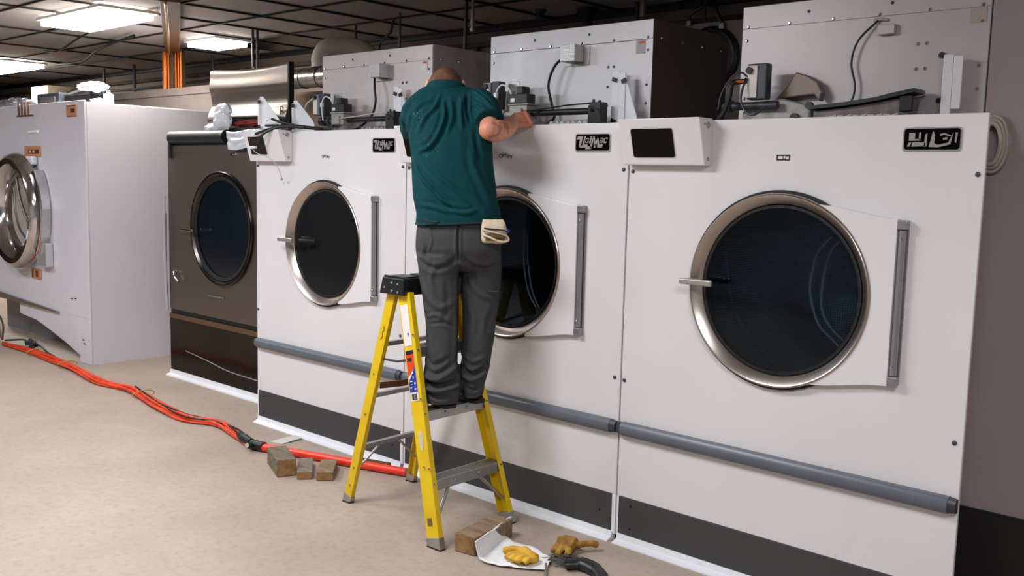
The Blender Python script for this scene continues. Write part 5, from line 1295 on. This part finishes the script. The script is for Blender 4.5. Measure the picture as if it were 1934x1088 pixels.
# --- polo shirt
bm = N()
loft(bm, [(-.003, .005, 1.478, .207, .146, .06, 0), (-.004, .008, 1.53, .203, .148, .04, 0), (-.020, .012, 1.60, .203, .146), (-.030, .018, 1.68, .200, .142), (-.038, .028, 1.76, .197, .138),
          (-.046, .040, 1.84, .197, .136), (-.055, .055, 1.91, .204, .134), (-.065, .075, 1.98, .214, .130), (-.072, .095, 2.035, .212, .122), (-.075, .115, 2.075, .195, .108, .05), (-.078, .135, 2.108, .155, .092, .05), (-.082, .148, 2.132, .115, .080, .03), (-.083, .153, 2.138, .090, .070, 0)])
# shoulders + sleeves
tube(bm, [B_(.040, .120, 2.045), B_(.085, .085, 2.050), B_(.108, .040, 2.028), B_(.124, -.002, 1.996), B_(.136, -.034, 1.966)], [.080, .080, .074, .070, .071], 24)
tube(bm, [B_(-.19, .105, 2.025), B_(-.225, .10, 2.0), B_(-.240, .14, 1.965), B_(-.245, .22, 1.93)], [.078, .074, .072, .068], 20)
sh = mk('polo_shirt', bm, SHIRT, MAN); remesh(sh, .006, 8)
sf = [([(-.10, 2.09), (-.12, 2.03), (-.17, 1.97), (-.20, 1.90)], .010, .008), ([(-.085, 2.06), (-.075, 1.98), (-.10, 1.90), (-.14, 1.84), (-.20, 1.815)], .010, .011), ([(-.05, 2.07), (-.04, 1.98), (-.06, 1.90)], .011, .006),
      ([(.0, 2.08), (.0, 2.0), (.01, 1.92)], .010, .009), ([(.025, 2.10), (.030, 2.02), (.045, 1.95)], .007, -.010), ([(.05, 2.115), (.09, 2.085), (.14, 2.04)], .006, .005), ([(.045, 2.085), (.09, 2.055), (.15, 2.015)], .007, -.004), ([(.045, 2.05), (.09, 2.025), (.15, 1.995)], .006, .005),
      ([(-.24, 2.06), (-.27, 2.00), (-.285, 1.93)], .009, .008), ([(-.22, 2.03), (-.24, 1.96), (-.25, 1.88)], .009, -.007),
      ([(-.22, 1.80), (-.19, 1.72), (-.13, 1.65), (-.06, 1.585), (.0, 1.56)], .009, .010), ([(-.20, 1.83), (-.15, 1.76), (-.07, 1.69), (.02, 1.62), (.10, 1.55)], .014, -.006), ([(-.05, 1.55), (.03, 1.535), (.09, 1.55)], .009, .006),
      ([(.05, 1.85), (.07, 1.75), (.12, 1.64), (.17, 1.54)], .014, .006), ([(-.18, 1.57), (-.10, 1.555), (-.02, 1.53)], .010, .005), ([(-.14, 2.06), (-.20, 2.03), (-.24, 1.98)], .009, .006), ([(.07, 1.92), (.08, 1.85), (.10, 1.78)], .010, -.007)]
creases(sh, sf, base=.0035, freq=9)
bm = N(); loft(bm, [(-.003, .005, 1.482, .2085, .1475, .06, 0), (-.003, .005, 1.492, .2085, .1475, .06, 0)], 40); mk('hem', bm, mat('teal_hem', (.03, .19, .21), .85), sh, smooth=True)
# collar
bm = N(); ring = []
for k in range(32):
    t = 2*PI*k/32; c, s = math.cos(t), math.sin(t)
    ring.append((c, s))
rows = []
for rad, dz, in ((1.18, -.060), (1.36, -.034), (1.28, -.010), (1.15, .008), (1.07, .012), (1.03, -.01)):
    rows.append([bm.verts.new(B_(-.083+.080*rad*c, .150+.072*rad*s, 2.137+dz-.014*s)) for c, s in ring])
for i in range(len(rows)-1):
    for k in range(32): bm.faces.new((rows[i][k], rows[i][(k+1) % 32], rows[i+1][(k+1) % 32], rows[i+1][k]))
mk('collar', bm, SHIRT, sh, smooth='all')
# lint specks on the back
bm = N()
for i in range(46):
    a = -.205+random.gauss(0, .018); z = 1.985+random.gauss(0, .032)
    if i > 30: a = -.13+random.gauss(0, .02); z = 1.83+random.gauss(0, .03)
    b = -.06 if z > 1.93 else -.085
    tube(bm, [B_(a, b-.0, z), B_(a+random.uniform(-.004, .004), b, z+random.uniform(-.003, .003))], .0007, 4)
bpy.context.view_layer.update()
dgx = bpy.context.evaluated_depsgraph_get()
for isl in [bm.verts[:]]:
    pass
bm.verts.ensure_lookup_table(); vs = bm.verts[:]
step = 8
for i in range(0, len(vs), step):
    gvs = vs[i:i+step]; c = sum((v.co for v in gvs), Vector())/len(gvs); oc = c-PB*.6-Vector(ORG[MAN.name])
    ok, loc, nn, fi = sh.ray_cast(oc, PB)
    if ok:
        dlt = (loc+Vector(ORG[MAN.name])-PB*.0008)-c
        for v in gvs: v.co += dlt
mk('lint_specks', bm, mat('lint', (.55, .62, .62), .9), sh)['kind'] = 'stuff'
bm = N(); sp_ = []
for i in range(12):
    q_ = B_(.043+.004*math.sin(i*.35), -.6, 2.115-.013*i)-Vector(ORG[MAN.name]); ok, loc, nn, fi = sh.ray_cast(q_, PB)
    if ok: sp_.append(loc+Vector(ORG[MAN.name])-PB*.0004)
tube(bm, smooth_path(sp_, 4), .0011, 6)
mk('sleeve_seam', bm, mat('seam_teal', (.02, .13, .14), .9), sh)

# --- body : head, neck, arms, hands as one continuous skin (torso and legs under the clothes)
bm = N()
def limb(pts, rad, seg=16, n=5):
    P = smooth_path([B_(*p) for p in pts], n); R = []
    for i in range(len(pts)-1):
        for k in range(n): R.append(rad[i]+(rad[i+1]-rad[i])*k/n)
    R.append(rad[-1]); tube(bm, P, R, seg)
# torso core and neck
limb([(-.02, .01, 1.40), (-.035, .03, 1.70), (-.06, .07, 1.95), (-.078, .12, 2.06), (-.082, .165, 2.125), (-.085, .20, 2.155)], [.10, .10, .10, .085, .056, .056])
# head, bowed: skull centre
hc = B_(-.090, .212, 2.134); 
def ell(c, ra, rb, rz, rot=0., pw=None):
    r = bmesh.ops.create_icosphere(bm, subdivisions=4, radius=1)
    ax = PA; R = Matrix.Rotation(rot, 3, ax)
    for v in r['verts']:
        x, y, z = v.co; v.co = c+R@(PA*(x*ra)+PB*(y*rb)+Vector((0, 0, z*rz)))
ell(hc, .075, .095, .090); 
ell(B_(-.092, .265, 2.045), .058, .060, .085)      # face, turned down
ell(B_(-.092, .325, 2.050), .014, .022, .018)      # nose
ell(B_(-.092, .290, 1.985), .030, .026, .022)      # chin
ell(B_(-.092, .318, 2.012), .024, .012, .009)      # lips
for s in (-1, 1): ell(B_(-.092+s*.028, .308, 2.080), .016, .012, .010)   # eye lids
for s in (-1, 1):
    ell(B_(-.090+s*.086, .192, 2.146), .013, .018, .030)
# right arm: shoulder, elbow towards the camera, forearm reaching to the hand
limb([(.06, .11, 2.04), (.10, .06, 2.01), (.128, -.010, 1.965), (.140, -.055, 1.930)], [.05, .044, .044, .046])
limb([(.140, -.060, 1.922), (.170, -.035, 1.920), (.205, .02, 1.932), (.234, .09, 1.956), (.250, .140, 1.972)], [.050, .054, .049, .040, .034])
ell(B_(.137, -.060, 1.924), .050, .050, .050)
# left arm
limb([(-.20, .11, 2.03), (-.235, .16, 1.97), (-.243, .26, 1.93), (-.24, .34, 1.925)], [.055, .050, .048, .046])
limb([(-.245, .335, 1.925), (-.215, .42, 1.96), (-.165, .53, 2.00), (-.14, .57, 2.005)], [.046, .044, .033, .030])
# legs under the trousers
limb([(-.09, .0, 1.36), (-.085, -.03, 1.10), (-.07, -.07, .90), (-.065, -.10, .70)], [.075, .055, .045, .04])
limb([(.10, .0, 1.36), (.11, .015, 1.10), (.105, .0, .90), (.088, -.03, .70)], [.07, .05, .045, .04])
body = mk('body', bm, SKIN, MAN)
# hands
def hand(W, dirv, palmn, side, curl=1.0):
    """W wrist (world), dirv along the hand, palmn palm normal, side towards the thumb"""
    bmh = N()
    d = dirv.normalized(); pn = (palmn-d*palmn.dot(d)).normalized(); sd = d.cross(pn).normalized()
    if sd.dot(side) < 0: sd = -sd
    def P(l, s, n): return W+d*l+sd*s+pn*n
    # palm as four metacarpal rays
    for s in (-.030, -.010, .011, .031):
        tube(bmh, [P(0, s*.55, 0), P(.045, s*.9, -.004), P(.088, s, -.002)], [.0175, .0155, .0125], 10)
    for s in (-.030, -.010, .011, .031): bmesh.ops.create_icosphere(bmh, subdivisions=2, radius=.0138, matrix=Matrix.Translation(P(.087, s, -.008)))
    L = {-.030: .062, -.010: .078, .011: .084, .031: .074}
    for s, ln in L.items():
        a1, a2, a3 = .8*curl, 1.5*curl, 2.1*curl; p = P(.088, s, -.001); pts = [p]
        for f, a in ((.45, a1), (.32, a2), (.23, a3)):
            p = p+(d*math.cos(a)+pn*math.sin(a))*ln*f; pts.append(p)
        tube(bmh, pts, [.0115, .0102, .0092, .0078], 10)
    tube(bmh, [P(.018, .022, .010), P(.050, .048, .022), P(.078, .050, .040), P(.098, .036, .050)], [.017, .0135, .0115, .009], 10)
    return bmh
def addbm(src):
    me = bpy.data.meshes.new('tmp'); src.to_mesh(me); src.free(); return me
w = B_(.248, .140, 1.976); hv = (B_(.320, .195, 1.992)-w)
hm1 = addbm(hand(w, hv, PB*1.0+Vector((0, 0, -.45)), Vector((0, 0, 1)), 1.05))
w2 = B_(-.14, .57, 2.005); hm2 = addbm(hand(w2, B_(-.07, .66, 2.0)-w2, Vector((0, 0, -1)), PA, .7))
bmb = bmesh.new(); bmb.from_mesh(body.data)
for me_ in (hm1, hm2):
    k0 = len(bmb.verts); bmb.from_mesh(me_); bmb.verts.ensure_lookup_table()
    for v in bmb.verts[k0:]: v.co -= Vector(ORG[MAN.name])
bmesh.ops.recalc_face_normals(bmb, faces=bmb.faces); bmb.to_mesh(body.data); bmb.free()
remesh(body, .0032, 1, .5)
# tattoo as its own attribute on the forearm
at_ = body.data.attributes.new('ink', 'FLOAT', 'POINT')
tat = [[(.150, 1.955), (.175, 1.945), (.190, 1.93), (.185, 1.955), (.205, 1.965)], [(.190, 1.93), (.180, 1.905), (.165, 1.893), (.14, 1.889)], [(.205, 1.955), (.215, 1.94), (.225, 1.925), (.222, 1.91)], [(.20, 1.965), (.215, 1.955), (.225, 1.94)]]
for v in body.data.vertices:
    a, b, z = local(body, v); k = 0
    if .13 < a < .27 and -.14 < b < .12 and v.normal.dot(PB) < .5 and z > 1.86:
        for P in tat:
            for i in range(len(P)-1):
                ax, az = P[i]; bx, bz = P[i+1]; dx, dz = bx-ax, bz-az; t = max(0, min(1, ((a-ax)*dx+(z-az)*dz)/(dx*dx+dz*dz)))
                q = math.hypot(a-ax-t*dx, z-az-t*dz); wd_ = .0065+.006*noise.noise(Vector((a*60, b*60, z*60)))
                if q < wd_: k = max(k, .6*(1-q/wd_*.5))
    at_.data[v.index].value = k
# hair cap over the skull
bm = N(); r = bmesh.ops.create_icosphere(bm, subdivisions=5, radius=1)
for v in r['verts']:
    x, y, z = v.co; k = 1+.02*noise.noise(v.co*9); v.co = hc+PA*(x*.0805*k)+PB*(y*.100*k-.002)+Vector((0, 0, z*.096*k))
dele = [v for v in bm.verts if ((v.co-hc).z < -.045-.35*0 and (v.co-hc).dot(PB) > -.05) or (v.co-hc).z < -.065 or ((v.co-hc).dot(PB) > .045 and (v.co-hc).z < .02)]
bmesh.ops.delete(bm, geom=dele, context='VERTS')
o = mk('hair', bm, HAIR, MAN, smooth='all'); so = o.modifiers.new('s', 'SOLIDIFY'); so.thickness = .006; so.offset = 1
# boots
def boot(cx, cy, ang, name):
    """heel at the +x end, toe towards -x ; angle rotates about z"""
    ca, sa = math.cos(ang), math.sin(ang); z0 = .6125
    def W(l, s, z): return Vector((cx-l*ca-s*sa, cy-l*sa+s*ca, z))
    bm = N(); R = []
    for l, w_, h, zc in ((-.078, .022, .03, .05), (-.070, .036, .050, .052), (-.05, .042, .062, .062), (0, .043, .062, .062), (.05, .045, .045, .05), (.10, .050, .036, .042), (.15, .050, .030, .036), (.185, .040, .022, .030), (.200, .018, .014, .024)):
        R.append([bm.verts.new(W(l, w_*math.cos(t), z0+.018+max(0, zc-.0+h*math.sin(t)-.0))) for t in [2*PI*k/18 for k in range(18)]])
    for i in range(len(R)-1):
        for k in range(18): bm.faces.new((R[i][k], R[i][(k+1) % 18], R[i+1][(k+1) % 18], R[i+1][k]))
    bm.faces.new(R[0]); bm.faces.new(R[-1])
    P = [W(-.01, 0, z0+.06), W(-.02, 0, z0+.11), W(-.025, 0, z0+.16)]; tube(bm, P, [.038, .036, .036], 16)
    for v in bm.verts: v.co.z = max(v.co.z, z0+.014)
    o = mk(name, bm, SHOE, MAN); remesh(o, .006, 4)
    bm = N(); out = []
    for l, w_ in ((-.088, .026), (-.07, .040), (-.03, .043), (.02, .040), (.06, .043), (.10, .050), (.15, .051), (.185, .042), (.203, .02)): out.append((l, w_))
    pts = [(l, w_) for l, w_ in out]+[(l, -w_) for l, w_ in out[::-1]]
    A = [bm.verts.new(W(l, s, z0+.0005)) for l, s in pts]; B = [bm.verts.new(W(l, s, z0+.017)) for l, s in pts]
    bm.faces.new(A); bm.faces.new(B[::-1]); n = len(A)
    for i in range(n): bm.faces.new((A[i], A[(i+1) % n], B[(i+1) % n], B[i]))
    mk('sole', bm, BLACK, o, bevel=.003)
boot(2.342, -.490, math.radians(-10), 'boot'); boot(2.360, -.318, math.radians(-6), 'boot')

# canvas glove tucked in the back pocket, and a blue pen
bm = N()
gz = [(1.502, 0), (1.48, .006), (1.44, .010), (1.405, .008)]
loft(bm, [(.165, -.128, 1.508, .048, .010), (.168, -.138, 1.49, .056, .020), (.172, -.142, 1.46, .060, .024), (.172, -.142, 1.43, .060, .026), (.170, -.140, 1.405, .056, .020), (.170, -.138, 1.398, .050, .012)], 24)
PG = mk('canvas_pouch', bm, CANVAS); ORG[PG.name] = tuple(PG.location)
rm = PG.modifiers.new('r', 'REMESH'); rm.mode = 'VOXEL'; rm.voxel_size = .004; bake(PG); PG.data.materials.clear(); PG.data.materials.append(CANVAS)
for v in PG.data.vertices:
    v.co += v.normal*.0025*noise.noise(v.co*40)
for p in PG.data.polygons: p.use_smooth = True
tag(PG, 'folded tan canvas glove tucked in the back pocket of the worker', 'glove')
bm = N(); tube(bm, smooth_path([B_(.118, -.163, 1.438), B_(.15, -.178, 1.428), B_(.19, -.182, 1.412), B_(.225, -.172, 1.408), B_(.240, -.155, 1.418), B_(.225, -.160, 1.436), B_(.17, -.172, 1.450), B_(.118, -.163, 1.460)], 5), .005, 8)
mk('folded_cuff', bm, CANVAS, PG, smooth=True)
bm = N(); loft(bm, [(.175, -.160, 1.412, .045, .010), (.180, -.163, 1.428, .045, .014), (.165, -.163, 1.444, .035, .006)], 20); mk('cuff_shade', bm, mat('canvas_shade', (.36, .26, .16), .9), PG, smooth=True)  # dark brown canvas paints the shade inside the folded cuff
PN = thing('pen', 'black and blue pen pushed through the canvas glove at the pocket', 'pen', tuple(B_(.18, -.17, 1.46)))
bm = N(); tube(bm, [B_(.125, -.170, 1.468), B_(.225, -.176, 1.460)], .0035, 8); mk('barrel', bm, BLACK, PN, smooth=True)
bm = N(); tube(bm, [B_(.2255, -.176, 1.460), B_(.232, -.176, 1.459), B_(.240, -.176, 1.458), B_(.246, -.176, 1.457)], [.006, .0095, .0095, .005], 12); mk('cap', bm, PENB, PN, smooth=True)

# ------------------------------------------------------------------ world, camera
w = bpy.data.worlds.new('World'); bpy.context.scene.world = w; w.use_nodes = True
w.node_tree.nodes['Background'].inputs[0].default_value = (.75, .78, .85, 1); w.node_tree.nodes['Background'].inputs[1].default_value = .10
cam = bpy.data.cameras.new('camera'); co = bpy.data.objects.new('camera', cam); C.objects.link(co); bpy.context.scene.camera = co
cam.sensor_width = 36; cam.lens = 1799.27/1934*36; cam.clip_start = .05
Rm = Matrix(((0.7385102288488569, -0.09407672844510231, 0.6676467711677151), (0.6738210421979904, 0.06798272257614327, -0.7357605266133466), (0.023829498039676704, 0.9932411180555311, 0.1135968152149321)))
co.matrix_world = Matrix.Translation((5.590, -3.586, 1.697)) @ Rm.to_4x4()
sc = bpy.context.scene
sc.view_settings.view_transform = 'Standard'; sc.view_settings.look = 'None'; sc.view_settings.gamma = 1; sc.view_settings.use_curve_mapping = False
sc.view_settings.exposure = 0.0
